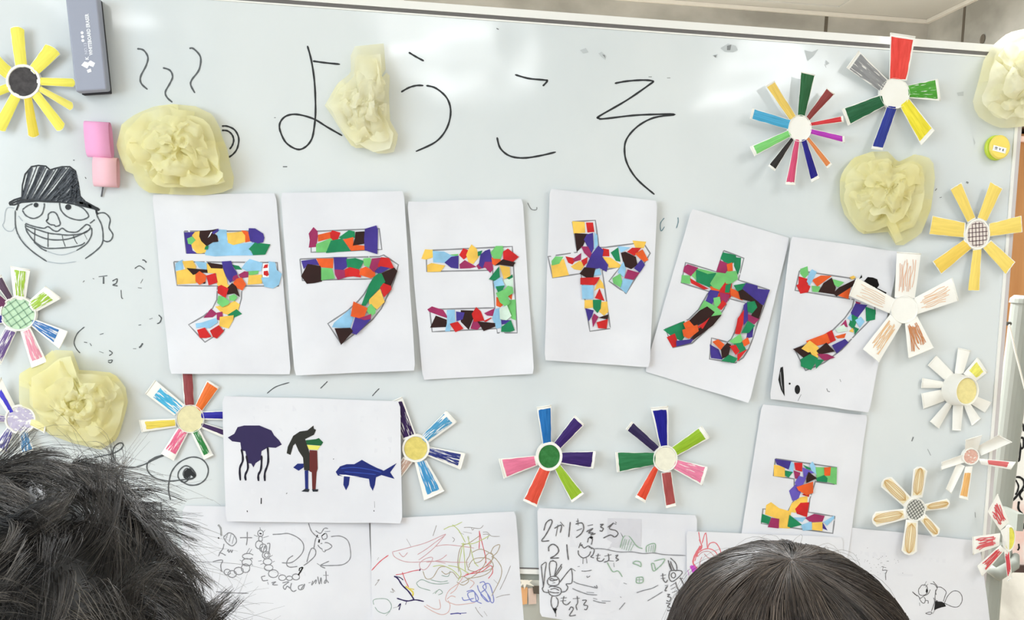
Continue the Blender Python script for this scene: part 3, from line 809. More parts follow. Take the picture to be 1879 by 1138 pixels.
# ---- drawings on copy paper
GD = 'sheets with drawings'
M_navy = marker((52, 42, 100), 1, .5); M_navyf = mat('navy_felt', (50, 40, 84), .6)
M_bl = mat('blue_felt', (26, 40, 116), .6); M_br = mat('brown_felt', (104, 42, 40), .6); M_gh = mat('ghost_print', (228, 228, 233), .85)
bot = Sheet(pxs("336,928 676,935 690,1200 326,1190"), .004, 'white sheet with grey pen caterpillars and arrows, at the bottom left beside the curly head', (0, 0, .004, 0), seed=8, group=GD)
jel = Sheet(pxs("408,727 734,736 738,961 414,957"), .0115, 'white sheet with a dark blue jellyfish, a dark figure and a blue fish', (.002, .003, .008, .004), seed=9, group=GD, nx=30, ny=20, amp=.0008)
J = dict(ox=400, oy=720, k=5)
ghost = []
rnd = random.Random(5)
for cx in range(200, 1600, 125):
    for cy in range(150, 1100, 95):
        if rnd.random() < .55:
            w_, h_ = rnd.uniform(10, 22), rnd.uniform(15, 35)
            ghost.append(prs(f"{cx-w_},{cy-h_} {cx+w_},{cy-h_} {cx+w_},{cy+h_} {cx-w_},{cy+h_}", **J))
flat('print_through', ghost, jel.h, M_gh, jel.root, eps=.00025)
flat('jellyfish_drawing', ["90,415 150,380 180,320 240,305 380,305 490,350 515,395 560,440 585,480 530,510 460,505 400,540 390,620 345,650 325,690 305,655 275,650 250,540 215,535 205,460 130,450"], jel.h, M_navyf, jel.root, eps=.0007, **J)
ink('jellyfish_arms', ["215,520 228,620 200,700 205,810", "260,580 275,690 250,760 255,810", "400,580 395,700 370,760 372,815", "455,500 460,640 430,740 430,815"], 3.6, jel.h, mat('blackish_felt', (26, 20, 40), .6), jel.root, eps=.0008, **J)
flat('figure_drawing', ["630,560 640,500 690,400 750,360 820,350 875,305 880,335 900,345 880,390 830,415 800,430 830,520 840,560 840,720 790,715 780,600 740,540 710,470 690,490 665,575"], jel.h, mat('charcoal_felt', (44, 44, 40), .6), jel.root, eps=.0007, **J)
flat('figure_drawing', ["840,530 910,535 915,700 905,735 895,890 865,890 860,735 840,725"], jel.h, M_br, jel.root, eps=.0009, **J)
flat('figure_drawing', ["805,440 900,430 925,420 965,460 945,490 815,480"], jel.h, mat('green_felt', (30, 96, 56), .6), jel.root, eps=.0009, **J)
flat('figure_drawing', ["815,483 940,492 915,530 835,525"], jel.h, mat('yellow_felt', (236, 232, 110), .6), jel.root, eps=.0009, **J)
flat('figure_drawing', ["795,718 828,718 828,890 800,890", "690,690 730,655 785,655 785,690 740,720"], jel.h, M_bl, jel.root, eps=.0009, **J)
flat('figure_drawing', ["765,910 800,885 840,890 830,915", "862,890 920,890 915,912 870,912"], jel.h, mat('dark_outline_felt', (40, 44, 52), .6), jel.root, eps=.0011, **J)
flat('fish_drawing', ["1080,730 1120,680 1180,660 1250,660 1320,620 1400,665 1460,695 1500,710 1520,720 1640,650 1580,735 1620,795 1500,760 1450,780 1440,850 1420,905 1395,860 1385,795 1300,780 1210,775 1200,850 1175,900 1150,850 1155,770 1100,765"], jel.h, M_bl, jel.root, eps=.0007, **J)
flat('fish_drawing', ["1110,755 1170,757 1300,777 1230,777 1150,770"], jel.h, SM['w'], jel.root, eps=.0009, **J)
ink('ink_mark', [("397,970 396,1025", 3.4), ("628,926 632,930", 4.5), ("1058,610 1062,615", 3), ("267,1085 270,1100", 2.6), ("1430,1082 1432,1095", 2.4), ("1435,1000 1438,1060", .8)], 3, jel.h, M_ink, jel.root, **J)
ink('fish_shading', ["1130,700 1250,690 1400,710 1500,735", "1160,730 1300,740 1450,755"], 1.4, jel.h, mat('light_blue_felt', (52, 80, 176), .6), jel.root, eps=.0011, **J)

B5 = dict(ox=340, oy=910, k=5)
def C5(l, o=B5): return [[(o['ox']+x/o['k'], o['oy']+y/o['k']) for x, y in circ(a, b, r_, ry, 12)] for a, b, r_, ry in l]
ink('caterpillar_drawing', C5([(690,345,26,30),(690,395,18,26),(678,450,34,38),(715,480,34,38),(742,545,36,34),(755,605,40,30),(765,660,40,28),(808,715,46,36),(890,752,34,26),(955,757,28,20),(1015,745,34,28),(385,700,30,26),(430,718,40,32),(490,690,44,34),(553,665,40,40),(566,610,46,34),(575,555,52,26),(745,545,20,20)]), 1.8, bot.h, M_pencil, bot.root, smooth=False)
ink('caterpillar_drawing', ["350,380 400,340 450,365 470,420 430,460 380,430 350,380", "390,350 370,400", "420,350 402,425", "448,370 430,440", "355,440 345,485 320,520 305,555", "310,520 340,530 372,548", "385,510 395,495 400,520 415,500 425,520 435,495",
    "560,530 590,480", "585,530 610,490", "500,590 520,600", "610,580 630,575", "605,620 620,640", "685,290 690,320", "735,310 715,335", "630,360 665,375", "765,370 715,385", "670,600 700,595", "820,600 800,610", "690,630 720,620", "780,560 800,545", "750,440 775,440 770,500 760,540", "690,470 710,520 730,460 740,490",
    "500,385 560,384 615,385", "568,330 568,400 560,455", "800,355 870,352 950,348 1040,390 1085,450 1070,530 980,610 885,615", "990,548 945,580 930,630 960,655 1030,648",
    "1335,375 1420,370 1490,410 1515,500 1510,580 1450,630 1350,640 1240,640", "1320,600 1240,640 1285,665", "1208,620 1240,642", "1130,250 1155,320 1195,365 1225,385", "1115,610 1140,520 1165,480 1195,500 1190,550 1130,610 1085,640", "1180,480 1195,400 1215,370",
    "1240,440 1300,430 1345,465 1290,500 1240,480 1215,450", "1255,495 1275,515 1290,500", "1195,320 1240,345 1275,300 1310,300", "1280,330 1330,325", "1250,370 1290,345 1300,385 1265,400 1250,370", "335,700 325,640 340,590 250,605",
    "735,735 700,745 705,765 715,780 760,775", "755,790 762,815", "790,800 830,790 800,815 850,818", "890,800 950,790 900,830 915,860 935,830 960,850", "975,800 965,850 990,878 1020,865", "1080,815 1040,830 1045,860 1080,855 1095,810 1060,860", "1130,800 1150,795", "1170,780 1160,820 1200,770 1195,810", "1215,740 1230,810 1245,750 1250,810", "1265,730 1315,730", "1290,690 1292,790 1275,800 1290,770 1315,800", "280,880 400,890 580,895"], 1.9, bot.h, M_pencil, bot.root, **B5)
ink('caterpillar_drawing', [("1035,730 1060,690 1080,655", 2.6), ("1045,690 1050,665 1078,655", 2), ("1230,400 1225,430", 5), ("1250,370 1280,345", 3), ("300,390 310,385", 5), ("1205,375 1215,360", 3.4), ("680,345 700,350", 4)], 2.6, bot.h, M_ink, bot.root, eps=.0007, **B5)
ink('caterpillar_drawing', [("300,265 325,300 330,370", 3.6)], 3, bot.h, M_pencil2, bot.root, **B5)
flat('print_through', [prs("1570,530 1650,530 1650,605 1570,605", **B5)] + [prs(f"{x},{y} {x+rnd.randint(25,60)},{y} {x+40},{y+38} {x},{y+38}", **B5) for x in range(880, 1500, 95) for y in (300, 385, 465, 600, 700) if rnd.random() < .6], bot.h, M_gh, bot.root, eps=.00025)

scb = Sheet(pxs("680,953 946,939 964,1180 684,1180"), .0065, 'white sheet with thin rainbow scribbles in red, green and blue pen', (.0, .004, .006, .002), seed=10, group=GD, bow=.002)
S5 = dict(ox=670, oy=910, k=5)
def sc(st, c, w=1.3): ink('scribble', st, w, scb.h, mat('pen_%d_%d_%d' % c, c, .6), scb.root, **S5)
sc(["250,515 330,495 440,465 560,430 740,352 640,430 560,490 480,540", "250,515 270,560 350,600 450,610 620,600 740,620", "740,352 650,460 560,540 490,590", "640,465 740,450 860,460 1000,480", "510,680 500,620 560,575 620,570 580,650 540,680 510,670", "640,600 700,580 750,540", "310,520 350,560 390,520", "560,610 680,600 800,610 950,610"], (206, 160, 164))
sc([("60,685 140,600 215,545", 1.8), "280,725 350,715 440,690 510,680", "340,700 370,780 400,840", "1048,320 1050,400 1045,490", "1048,330 1075,440 1100,540 1110,620", "900,740 1000,700 1100,650 1160,590", "920,720 1060,700 1150,640 1170,700 1130,760"], (214, 96, 104), 1.5)
sc(["720,310 770,285 830,270 890,240", "800,265 860,320 920,430", "900,430 880,520 860,640 880,720 850,780", "900,430 910,560 920,700", "940,370 960,450 1000,600 1040,650", "880,440 980,440 1060,410 1150,360", "620,650 700,640 800,680 880,760", "760,640 860,660 960,720"], (190, 200, 128), 1.5)
sc(["860,700 850,600 880,470 960,430 1060,360", "950,640 1000,580 1100,570 1160,600 1170,660 1060,700 950,680 960,640", "970,450 960,540 930,600 940,660", "1000,620 1060,600 1130,530 1170,540 1150,620 1080,660", "1110,540 1100,620 1040,700 960,760 880,800", "980,520 1060,490 1150,530 1180,560 1150,610", "850,760 900,740 950,780 900,820 840,790", "1160,560 1200,580 1250,660 1240,760 1160,920", "1150,530 1180,470 1235,450 1210,520 1160,560", "530,690 560,760 620,750 680,660 740,650", "700,690 740,720 800,700 850,760", "930,760 1060,740 1140,700 1175,640"], (176, 162, 140), 1.5)
sc(["470,800 520,770 600,800 680,810 770,800", "470,800 500,840 600,870", "600,770 690,790 760,780", "640,900 680,860 710,890 670,910", "620,900 660,870", "780,690 760,740 700,730", "80,1000 75,960 120,945 200,950 240,1000 230,1050 180,1080 120,1060 90,1020", "230,1060 190,1100"], (150, 170, 160), 1.4)
sc(["1050,800 1090,790 1110,850 1060,900 1120,970 1150,950 1110,880 1080,830 1140,810 1180,950 1160,980 1120,900", "930,880 990,870 1040,950 980,970 940,900 1000,880 1020,960 1070,990", "890,930 910,960 1000,940", "1030,820 1050,880 1130,970"], (128, 136, 200), 1.8)
sc(["780,1085 850,1078 880,1085", "850,1080 930,1075"], (80, 80, 150), 2.2)
sc([("265,738 300,760 340,820 400,880 450,955", 2.6), ("290,940 380,965 460,955 540,970", 2.4), ("265,738 320,750 350,775", 1.6), ("370,1000 380,970", 2), "310,1050 325,990 300,1020", ("500,690 505,670", 3)], (44, 30, 84), 2)
sc(["370,830 410,860 440,890 430,930", "400,850 450,860"], (226, 206, 90), 3)
sc(["750,900 780,860 860,800 900,740", "750,900 740,960 800,990 860,1000 1010,980", "830,930 790,920 750,950", "560,1000 640,1040 690,1030 680,950", "540,1010 620,1060 700,1090 760,1070 780,1010 760,960", "860,800 830,860 780,900", "960,770 1000,800 960,850"], (214, 176, 170), 1.4)
sc(["655,270 635,330 622,370", "380,395 420,465", "905,292 960,290 1050,300 1085,270", "975,290 985,315 1000,300", "900,330 980,345", "860,335 905,355", "1080,335 1120,335 1160,370 1235,373", "1080,355 1130,355 1120,400", "1235,865 1290,750 1335,640", "1200,935 1260,915 1330,905", "950,370 955,400", "800,380 820,400 805,425", "110,590 125,565", "90,825 130,770 110,780", "230,880 260,885 245,850 275,880", "255,1030 330,1010", "1050,1020 1055,1030", "1010,1020 1040,1070 1080,1115", "1090,1060 1120,1105", "1180,770 1220,810"], (160, 154, 152), 1.2)

rab = Sheet(pxs("986,932 1279,946 1277,1180 991,1131"), .0065, 'white sheet with pen-drawn rabbits and childish handwriting starting with a large 2', (.0, .002, .0, .006), seed=11, group=GD, nx=28)
R5 = dict(ox=960, oy=910, k=5)
flat('print_through', [prs("775,205 1085,215 1080,470 900,470 770,500", **R5)], rab.h, mat('ghost_grey', (214, 213, 219), .85), rab.root, eps=.00025)
flat('print_through', [prs(s, **R5) for s in ("1095,300 1400,310 1400,370 1095,370", "700,760 900,770 900,930 720,930", "430,330 500,330 500,470 430,470", "545,190 560,190 560,400 545,400", "610,200 655,200 655,330 610,330", "950,580 1010,580 1010,660 950,660")], rab.h, M_gh, rab.root, eps=.0003)
def rb(st, w=1.9, m=M_pencil, e=.0011): ink('pen_drawing', st, w, rab.h, m, rab.root, eps=e, **R5)
M_pd = mat('dark_pencil', (104, 102, 104), .6)
rb(["190,320 210,250 250,220 265,240 240,300 200,370 170,415 240,412", "285,300 350,270 340,340", "320,265 300,370", "340,240 375,280", "432,240 425,310 418,380", "480,260 540,250 555,300 530,350 485,385", "485,235 510,232", "500,210 505,270", "490,320 540,300",
    "590,275 640,265", "580,330 640,300 600,340 640,340 620,360 665,345", "705,265 735,262 710,285 735,300 720,325 702,318", "775,290 830,250 790,300 850,320 870,350 840,378 800,360 735,388", "835,255 855,262", "845,240 858,250", "895,335 915,380",
    "235,510 235,470 270,445 310,465 325,510 290,550 250,572 330,570", "400,445 405,510 415,590"], 2.1, M_pd)
rb(["270,590 285,598", "250,740 240,660 245,610 270,598 300,610 305,650 285,740", "165,640 210,612 200,700 190,800 185,830", "165,640 175,740 185,830 175,850 190,880 230,890", "355,625 320,680 285,740", "340,640 350,660 310,720 290,745", "440,665 400,710 330,800", "440,665 450,720 445,800 395,810 410,840 390,875 350,885",
    "225,770 250,745 300,740 330,770 325,810 290,825 240,820 222,795 225,770", "240,770 260,760 300,775 320,760", "245,775 275,780 305,768", "270,800 295,798", "235,840 260,830 300,835 340,850 350,880 330,910 280,920 240,900 230,860", "250,860 290,850 330,870", "240,880 280,890 330,890", "265,920 255,970 265,1020 290,1035 315,1010 320,960 300,930", "298,1050 300,1110",
    "440,665 480,690", "590,430 600,390 625,375 635,400 625,450", "510,480 520,455 540,460 560,480 600,460 630,490", "505,500 510,540 550,570 600,550 620,510", "530,430 520,450 545,450", "550,570 548,625", "580,570 585,620", "600,470 650,490 640,540 620,560 650,570",
    "345,940 400,935", "340,965 395,962", "375,920 365,980 400,1000 435,970", "455,945 520,940", "495,920 500,980 485,1010 495,1050", "540,960 580,960 555,1000 590,1010 580,1045 560,1040", "420,1050 440,1020 460,1040 425,1100 485,1095",
    "665,550 710,545", "670,575 705,572", "690,530 680,590 720,600 745,575", "745,555 810,540", "780,530 785,590 740,610", "780,595 830,600", "845,550 870,545 850,570 875,585 850,600"], 1.7, M_pd)
rb(["640,490 680,485 750,490 880,515 1000,515 1100,530 1200,525 1300,540 1490,548", "500,650 520,648", "535,690 570,692 630,683", "460,785 500,805 600,830 680,850", "650,830 680,845 670,820", "450,850 520,880 600,905 680,910", "580,885 650,890", "640,960 700,978 760,985", "720,965 800,968", "880,1045 910,1010 935,980", "585,735 590,750 615,735", "830,615 835,655", "920,800 950,810", "1140,965 1200,930 1280,880", "1040,890 1100,870 1180,850 1240,820", "640,940 680,950", "890,925 900,935"], 1.6)
rb(["1330,590 1345,650 1365,690 1345,620", "1350,570 1400,620 1410,680 1385,680 1350,600", "1340,720 1350,690 1400,685 1450,690 1455,715 1400,770 1360,785 1338,750 1340,715", "1440,750 1460,790 1475,830 1465,870 1430,870 1405,820 1400,790", "1460,870 1480,900 1488,960", "1350,830 1395,800", "1355,860 1400,835", "1365,890 1410,870", "1430,760 1470,760",
    "1260,735 1310,725", "1262,760 1305,755", "1280,710 1285,770 1310,795 1325,770", "1300,825 1330,820", "1305,850 1325,830 1300,870 1320,870", "1320,905 1345,905 1325,925 1355,935 1340,970 1315,960", "1310,985 1345,990 1325,1015 1355,1030 1340,1055 1320,1050"], 1.7, M_pd)
ink('pen_drawing', [[(960+x/5, 910+y/5) for x, y in circ(1378, 730, 20, 24, 12)]], 1.6, rab.h, M_pd, rab.root, eps=.0011)
flat('pen_fill', [prs("605,385 625,368 642,380 630,398", **R5), prs("268,1035 312,1035 300,1062 296,1085 285,1062", **R5)], rab.h, M_ink, rab.root, eps=.0012)
M_gp = mat('pale_green_pencil', (150, 178, 154), .7)
rb(["890,480 920,380 970,370 1040,460 1095,485", "905,490 935,395", "925,495 950,400", "945,500 975,400", "965,505 995,420", "985,505 1015,445", "1130,520 1135,460 1210,440 1205,520", "1150,515 1155,460", "1170,515 1178,455", "1190,520 1195,450", "770,610 820,695 870,690 910,745", "1005,620 1030,600 1075,610 1080,650 1050,635 1005,620", "1175,620 1195,690 1240,660 1280,620 1295,580 1200,600", "1175,620 1200,625 1215,680", "1040,750 1095,748 1095,795 1040,798 1040,750", "1065,750 1065,795", "1040,773 1095,770"], 1.8, M_gp, .0012)

pnk = Sheet(pxs("1259,975 1546,986 1552,1190 1262,1190"), .010, 'white sheet with pink and magenta felt-pen scribble, behind the smooth dark head', (.002, 0, 0, 0), seed=12, group=GD)
K5 = dict(ox=960, oy=910, k=5)
def pk(st, c, w=1.8): ink('scribble', st, w, pnk.h, mat('pen_%d_%d_%d' % c, c, .6), pnk.root, **K5)
pk(["1610,330 1625,420 1640,470 1600,520 1575,600", "1640,440 1675,340 1690,480", "1615,400 1640,470 1620,500", "1690,490 1710,440 1760,430 1800,480 1820,560 1810,620", "1590,540 1640,500 1700,485 1760,510 1790,560", ("1600,500 1570,560 1560,620 1600,670", 3), ("1630,460 1600,510 1590,560", 4)], (226, 120, 128))
pk(["1600,560 1640,520 1700,510 1740,540 1780,600", "1680,610 1760,595 1850,600", "1640,560 1620,620 1640,680", "1760,575 1700,570 1660,530"], (206, 160, 164), 1.5)
pk([("1540,640 1570,700 1620,770 1660,830", 6), ("1560,640 1600,700 1640,790", 5), ("1510,680 1520,730", 1.6), ("1650,700 1670,730 1720,710", 5), ("1660,740 1720,730 1790,680", 5), ("1700,760 1720,800 1670,790", 3), ("1740,655 1745,658", 3), ("1662,672 1668,676", 3), ("1705,685 1712,688", 3), ("1800,620 1806,624", 3)], (206, 84, 206), 4)
ink('scribble', ["1810,560 1850,515 1880,490 1930,480 1970,500 2000,540"], 1.4, pnk.h, M_ink2, pnk.root, eps=.0008, **K5)
flat('pen_fill', [circ(1330, 1012.6, 2.6)], pnk.h, M_ink, pnk.root, eps=.0009)

rgt = Sheet(pxs("1545,966 1797,993 1823,1190 1538,1190"), .006, 'white sheet with a thin-legged figure and balloon drawing, at the bottom right corner', (.0, .0, .0, .0), seed=13, group=GD)
G5 = dict(ox=1503, oy=910, k=5)
flat('print_through', [prs(s, **G5) for s in ("1390,790 1460,790 1460,865 1390,865", "420,510 455,508 460,560 420,560", "485,520 530,515 540,575 490,570", "560,520 610,520 610,570 560,575", "955,560 985,560 985,600 955,600", "1010,565 1040,565 1040,605 1010,605", "1065,570 1100,570 1100,610 1065,610", "1130,580 1160,580 1160,615 1130,615", "720,710 860,720 860,740 720,735", "890,725 980,725 980,745 890,745", "380,500 400,500 400,550 380,550")], rgt.h, M_gh, rgt.root, eps=.00025)
ink('pen_drawing', ["985,785 960,830", "1000,810 975,840", "920,850 945,820 985,825 995,870 985,900 950,915 920,905 912,870 920,845", "1020,805 1060,815 1085,850", "1045,785 1085,835 1070,880 1075,910", "1075,840 1120,840 1165,880 1155,920 1140,970", "1070,860 1065,950 1090,965",
    "905,915 930,940 960,920 1000,900 1020,860", "920,940 940,975 965,985 975,950 960,930", "920,980 925,1010", "975,960 1000,965 1000,990", "1050,935 1060,970 1045,1020 1030,1060", "1150,985 1180,920 1230,875 1280,880 1310,920 1310,970 1280,1015 1230,1020 1180,1000 1150,985", "975,1080 1010,1068 1035,1072 1020,1088 980,1082", "1070,1040 1040,1085",
    "570,650 615,660", "580,685 620,685 610,720 612,775", "590,650 580,685", "620,600 640,600", "855,880 880,905 905,918"], 1.3, rgt.h, M_pd, rgt.root, **G5)
flat('pen_fill', [prs("1065,965 1090,970 1125,972 1150,985 1165,1015 1120,1025 1090,1035 1055,1050 1062,1000", **G5), prs("858,878 905,920 895,920", **G5), prs("985,850 1000,870 990,895 978,880", **G5)], rgt.h, M_ink, rgt.root, eps=.0007)
rnd = random.Random(8); sp = []
for i in range(46):
    x, y = rnd.gauss(520, 110), rnd.gauss(640, 70); sp.append(prs(f"{x},{y} {x+rnd.uniform(4,9)},{y+rnd.uniform(-3,4)} {x+3},{y+rnd.uniform(5,9)}", **G5))
flat('pen_speckle', sp, rgt.h, M_pencil, rgt.root, eps=.0005)

# ================================================================ PAPER-CUP FLOWERS
GF = 'paper cup flowers'
NORMAL_CUP = M_cup
def bil(Q, u, v):       # Q = inner-left, inner-right, outer-right, outer-left ; u outwards, v across
    a = [(1-u)*((1-v)*Q[0][c]+v*Q[1][c]) + u*((1-v)*Q[3][c]+v*Q[2][c]) for c in (0, 1)]
    return a
def petal(parent, Q, h0, h1, bulge, cross, fill=None, cover=1.0, inset=(.05, .9, .1, .9), rim=True, seed=0, lines=None, back=None, round_=0, streak=.6, wid=1.7):
    nu, nv = 10, 4
    def hh(u, v): return h0+(h1-h0)*u+bulge*math.sin(PI*u)+cross*(1-(2*v-1)**2)
    def P(u, v, e=0):
        uu = u*(1-round_*(2*v-1)**2*.12) if round_ else u
        x, y = bil(Q, uu, v)
        x += .5*noise.noise(Vector((u*2, v, seed))); return pt(x, y, hh(u, v)+e)
    vs = [P(i/nu, j/nv) for i in range(nu+1) for j in range(nv+1)]
    fs = [(i*(nv+1)+j, i*(nv+1)+j+1, (i+1)*(nv+1)+j+1, (i+1)*(nv+1)+j) for i in range(nu) for j in range(nv)]
    po_ = obj('petal', vs, fs, back or M_cup, parent, smooth=True)
    md = po_.modifiers.new('t', 'SOLIDIFY'); md.thickness = .0005; md.offset = 0; es = po_.modifiers.new('e', 'EDGE_SPLIT'); es.split_angle = .8
    if fill:
        u0, u1, v0, v1 = inset; m_ = marker(fill, cover, streak)
        vs, uv, fs = [], [], []; nu2, nv2 = 14, 5
        for i in range(nu2+1):
            for j in range(nv2+1):
                u = u0+(u1-u0)*i/nu2; v = v0+(v1-v0)*j/nv2
                if j in (0, nv2): v += .035*noise.noise(Vector((u*6, j*3.3, seed+4.5)))
                if i in (0, nu2): u += .02*noise.noise(Vector((v*5, i, seed+8.5)))
                vs.append(P(u, v, .0005)); uv.append((u+seed*.37, v+seed*.61))
        fs = [(i*(nv2+1)+j, i*(nv2+1)+j+1, (i+1)*(nv2+1)+j+1, (i+1)*(nv2+1)+j) for i in range(nu2) for j in range(nv2)]
        obj('coloured_area', vs, fs, m_, po_, smooth=True, uv=uv)
    if lines:
        col, ls = lines; parts = []
        for l in ls:
            q = catmull(l, 6); vs, fs = [], []
            for i, (u, v) in enumerate(q):
                a = q[max(0, i-1)]; b = q[min(len(q)-1, i+1)]; A = Vector(P(a[0], a[1], .0008)); B_ = Vector(P(b[0], b[1], .0008))
                t = (B_-A).normalized(); nn = t.cross(Vector((0, 1, 0))).normalized()*wid*.00045
                c = Vector(P(u, v, .0009)); vs += [c-nn, c+nn]
            fs = [(2*i, 2*i+1, 2*i+3, 2*i+2) for i in range(len(q)-1)]; parts.append((vs, fs))
        obj('pen_lines', *join(parts), mat('pen_%d_%d_%d' % col, col, .6), po_)
    if rim:
        v_, f_ = tube([P(1.0, j/6, .0004) for j in range(7)], .0011, 6); obj('rolled_rim', v_, f_, M_cup, po_, smooth=True)
    return po_
def lathe_disc(parent, name, c, rx, rz, prof, m, n=36, tiltx=0.0):
    """profile of (radius factor, height in m) turned about the axis standing off the board"""
    vs, fs = [], []
    for rf, h in prof:
        for i in range(n):
            a = 2*PI*i/n; vs.append((c.x+rx*rf*math.cos(a), -h-tiltx*rf*math.cos(a)*rx, c.z+rz*rf*math.sin(a)))
    for k in range(len(prof)-1):
        for i in range(n): fs.append((k*n+i, k*n+(i+1) % n, (k+1)*n+(i+1) % n, (k+1)*n+i))
    if prof[-1][0] < .999 or True: fs.append(tuple((len(prof)-1)*n+i for i in range(n)))
    return obj(name, vs, fs, m, parent, smooth=False)
MX = .000905
def hub(parent, x, y, rx, ry, h, centre=None, lip=True, cover=1.0, ring=1.14, grid=None, streak=.5, depth=.006, tilt=0.0):
    c = pt(x, y, h); RX, RZ = rx*MX*1.0, ry*MX*.98
    prof = [(ring*1.02, max(.0015, h-.006)), (ring, h-.001), (ring, h), (ring*.985, h+.0006), (1.0, h+.0004), (.985, h-.0012), (0.5, h-.0013)]
    o = lathe_disc(parent, 'cup_base', c, RX, RZ, prof, M_cup, tiltx=tilt); o.data.polygons.foreach_set('use_smooth', [False]*len(o.data.polygons))
    if centre:
        n = 40; vs = []; uv = []
        for i in range(n):
            a = 2*PI*i/n; r_ = .965+.02*noise.noise(Vector((math.cos(a)*2, math.sin(a)*2, x)))
            vs.append((c.x+RX*r_*math.cos(a), -h+.0008-tilt*r_*math.cos(a)*RX, c.z+RZ*r_*math.sin(a))); uv.append((r_*math.cos(a), .35*r_*math.sin(a)))
        obj('coloured_centre', vs, [tuple(range(n))], marker(centre, cover, streak), o, uv=uv)
    if grid:
        col, ang, nn = grid; parts = []
        for d in (ang, ang+PI/2):
            for k in range(nn):
                t = -.78+1.56*k/(nn-1); L_ = math.sqrt(max(0, .82-t*t))
                q = [(t*math.cos(d)-s*L_*math.sin(d), t*math.sin(d)+s*L_*math.cos(d)) for s in (-1, -.3, .4, 1)]
                q = [(a+.02*noise.noise(Vector((a*3, b*3, k))), b) for a, b in q]
                w_ = .00055; nn_ = (math.cos(d)*w_, math.sin(d)*w_); vs = []
                for a, b in q:
                    for s in (-1, 1): vs.append((c.x+RX*a+s*nn_[0], -h+.0001-tilt*a*RX-.0002, c.z+RZ*b+s*nn_[1]))
                parts.append((vs, [(2*i, 2*i+1, 2*i+3, 2*i+2) for i in range(3)]))
        obj('grid_lines', *join(parts), mat('pen_%d_%d_%d' % col, col, .6), o)
    return o
def flower(x, y, rx, ry, label, petals, ox, oy, k=5.0, hb=.008, tip=.009, centre=None, **kw):
    """x, y: hub centre and rx, ry radii in photo pixels; petals: (corner string, colour or None, options)"""
    t = empty('cup_flower', pt(x, y, hb), label, 'paper flower', GF)
    hk = {a: kw[a] for a in ('cover', 'ring', 'grid', 'streak', 'tilt') if a in kw}
    for i, p in enumerate(petals):
        Q = prs(p[0], ox, oy, k); o = dict(p[2]) if len(p) > 2 else {}
        # pull the inner edge under the hub
        cx, cy = x, y
        Q[0] = (Q[0][0]+(cx-Q[0][0])*.12, Q[0][1]+(cy-Q[0][1])*.12); Q[1] = (Q[1][0]+(cx-Q[1][0])*.12, Q[1][1]+(cy-Q[1][1])*.12)
        tp = o.pop('tip', tip); h0 = o.pop('h0', max(.003, hb-.0028))
        petal(t, Q, h0, tp, o.pop('bulge', .0015), o.pop('cross', .0022), p[1], seed=i+x*.01, **o)
    hub(t, x, y, rx, ry, hb, centre, **hk)
    return t
FULL = dict(inset=(.03, .985, .02, .98), rim=False, round_=.5, streak=.3)
FULL2 = dict(FULL, round_=0)
IN = dict(inset=(.08, .93, .08, .93))
def FI(s, c, **o): return (s, c, {**IN, **o})
YL = (252, 240, 96)
flower(42.5, 149.5, 24.5, 25.5, 'yellow petal flower with a black centre, at the top left corner', [
    ("130,400 255,400 218,45 90,35", YL, FULL), ("265,410 355,495 572,285 430,190", YL, FULL), ("355,505 355,585 695,600 690,520", YL, FULL),
    ("380,590 360,640 660,825 685,750", (246, 232, 110), FULL), ("370,640 290,690 540,1025 612,955", YL, FULL), ("300,700 215,700 262,1070 365,1060", (238, 214, 70), dict(FULL, tip=.014)),
    ("200,700 100,650 -70,960 40,1030", YL, FULL), ("90,650 70,560 -150,640 -110,720", YL, FULL), ("60,540 90,400 -60,260 -120,400", YL, FULL)], 0, 40, centre=(58, 52, 52), ring=1.16, streak=.8, tip=.012, hb=.012)
LM = (168, 206, 60)
flower(33, 576, 28, 28, 'flower with lime, blue and pink petals and a green grid centre, left edge', [
    FI("125,440 250,460 285,185 100,150", LM, cover=.62, inset=(.12, .92, .2, .8)), FI("265,480 330,600 580,455 430,340", LM, cover=.7, inset=(.1, .78, .15, .85)),
    FI("330,650 310,730 560,930 640,765", (52, 118, 190), cover=.75, inset=(.0, .78, .1, .9)), FI("300,740 195,780 300,1110 445,1050", (246, 158, 178), cover=.8, inset=(.05, .85, .15, .85)),
    FI("165,770 40,740 -90,980 10,1080", (112, 84, 148), cover=.7), FI("20,700 15,590 -200,600 -190,720", (52, 46, 150)), FI("20,560 70,470 -100,330 -170,430", (110, 50, 92)), FI("70,470 130,440 10,230 -60,300", (90, 66, 88))],
    0, 460, 5.17, hb=.010, tip=.012, centre=(206, 238, 200), grid=((140, 178, 150), .65, 5), ring=1.08)
flower(37, 770, 23, 23, 'flower with blue striped petals, half hidden behind the curly hair', [
    FI("155,560 60,620 -60,420 10,270", (68, 60, 214), inset=(.0, .8, .4, .75)), FI("60,640 40,700 -160,700 -150,600", (120, 100, 170), cover=.6), FI("60,740 130,790 60,1000 -60,920", (90, 84, 150), cover=.7),
    FI("180,800 260,770 320,960 200,1010", (80, 140, 190), cover=.7), FI("280,730 300,660 440,700 420,800", (250, 240, 170))], 0, 640, 5.17, hb=.010, tip=.012, centre=(206, 196, 222), cover=.7)
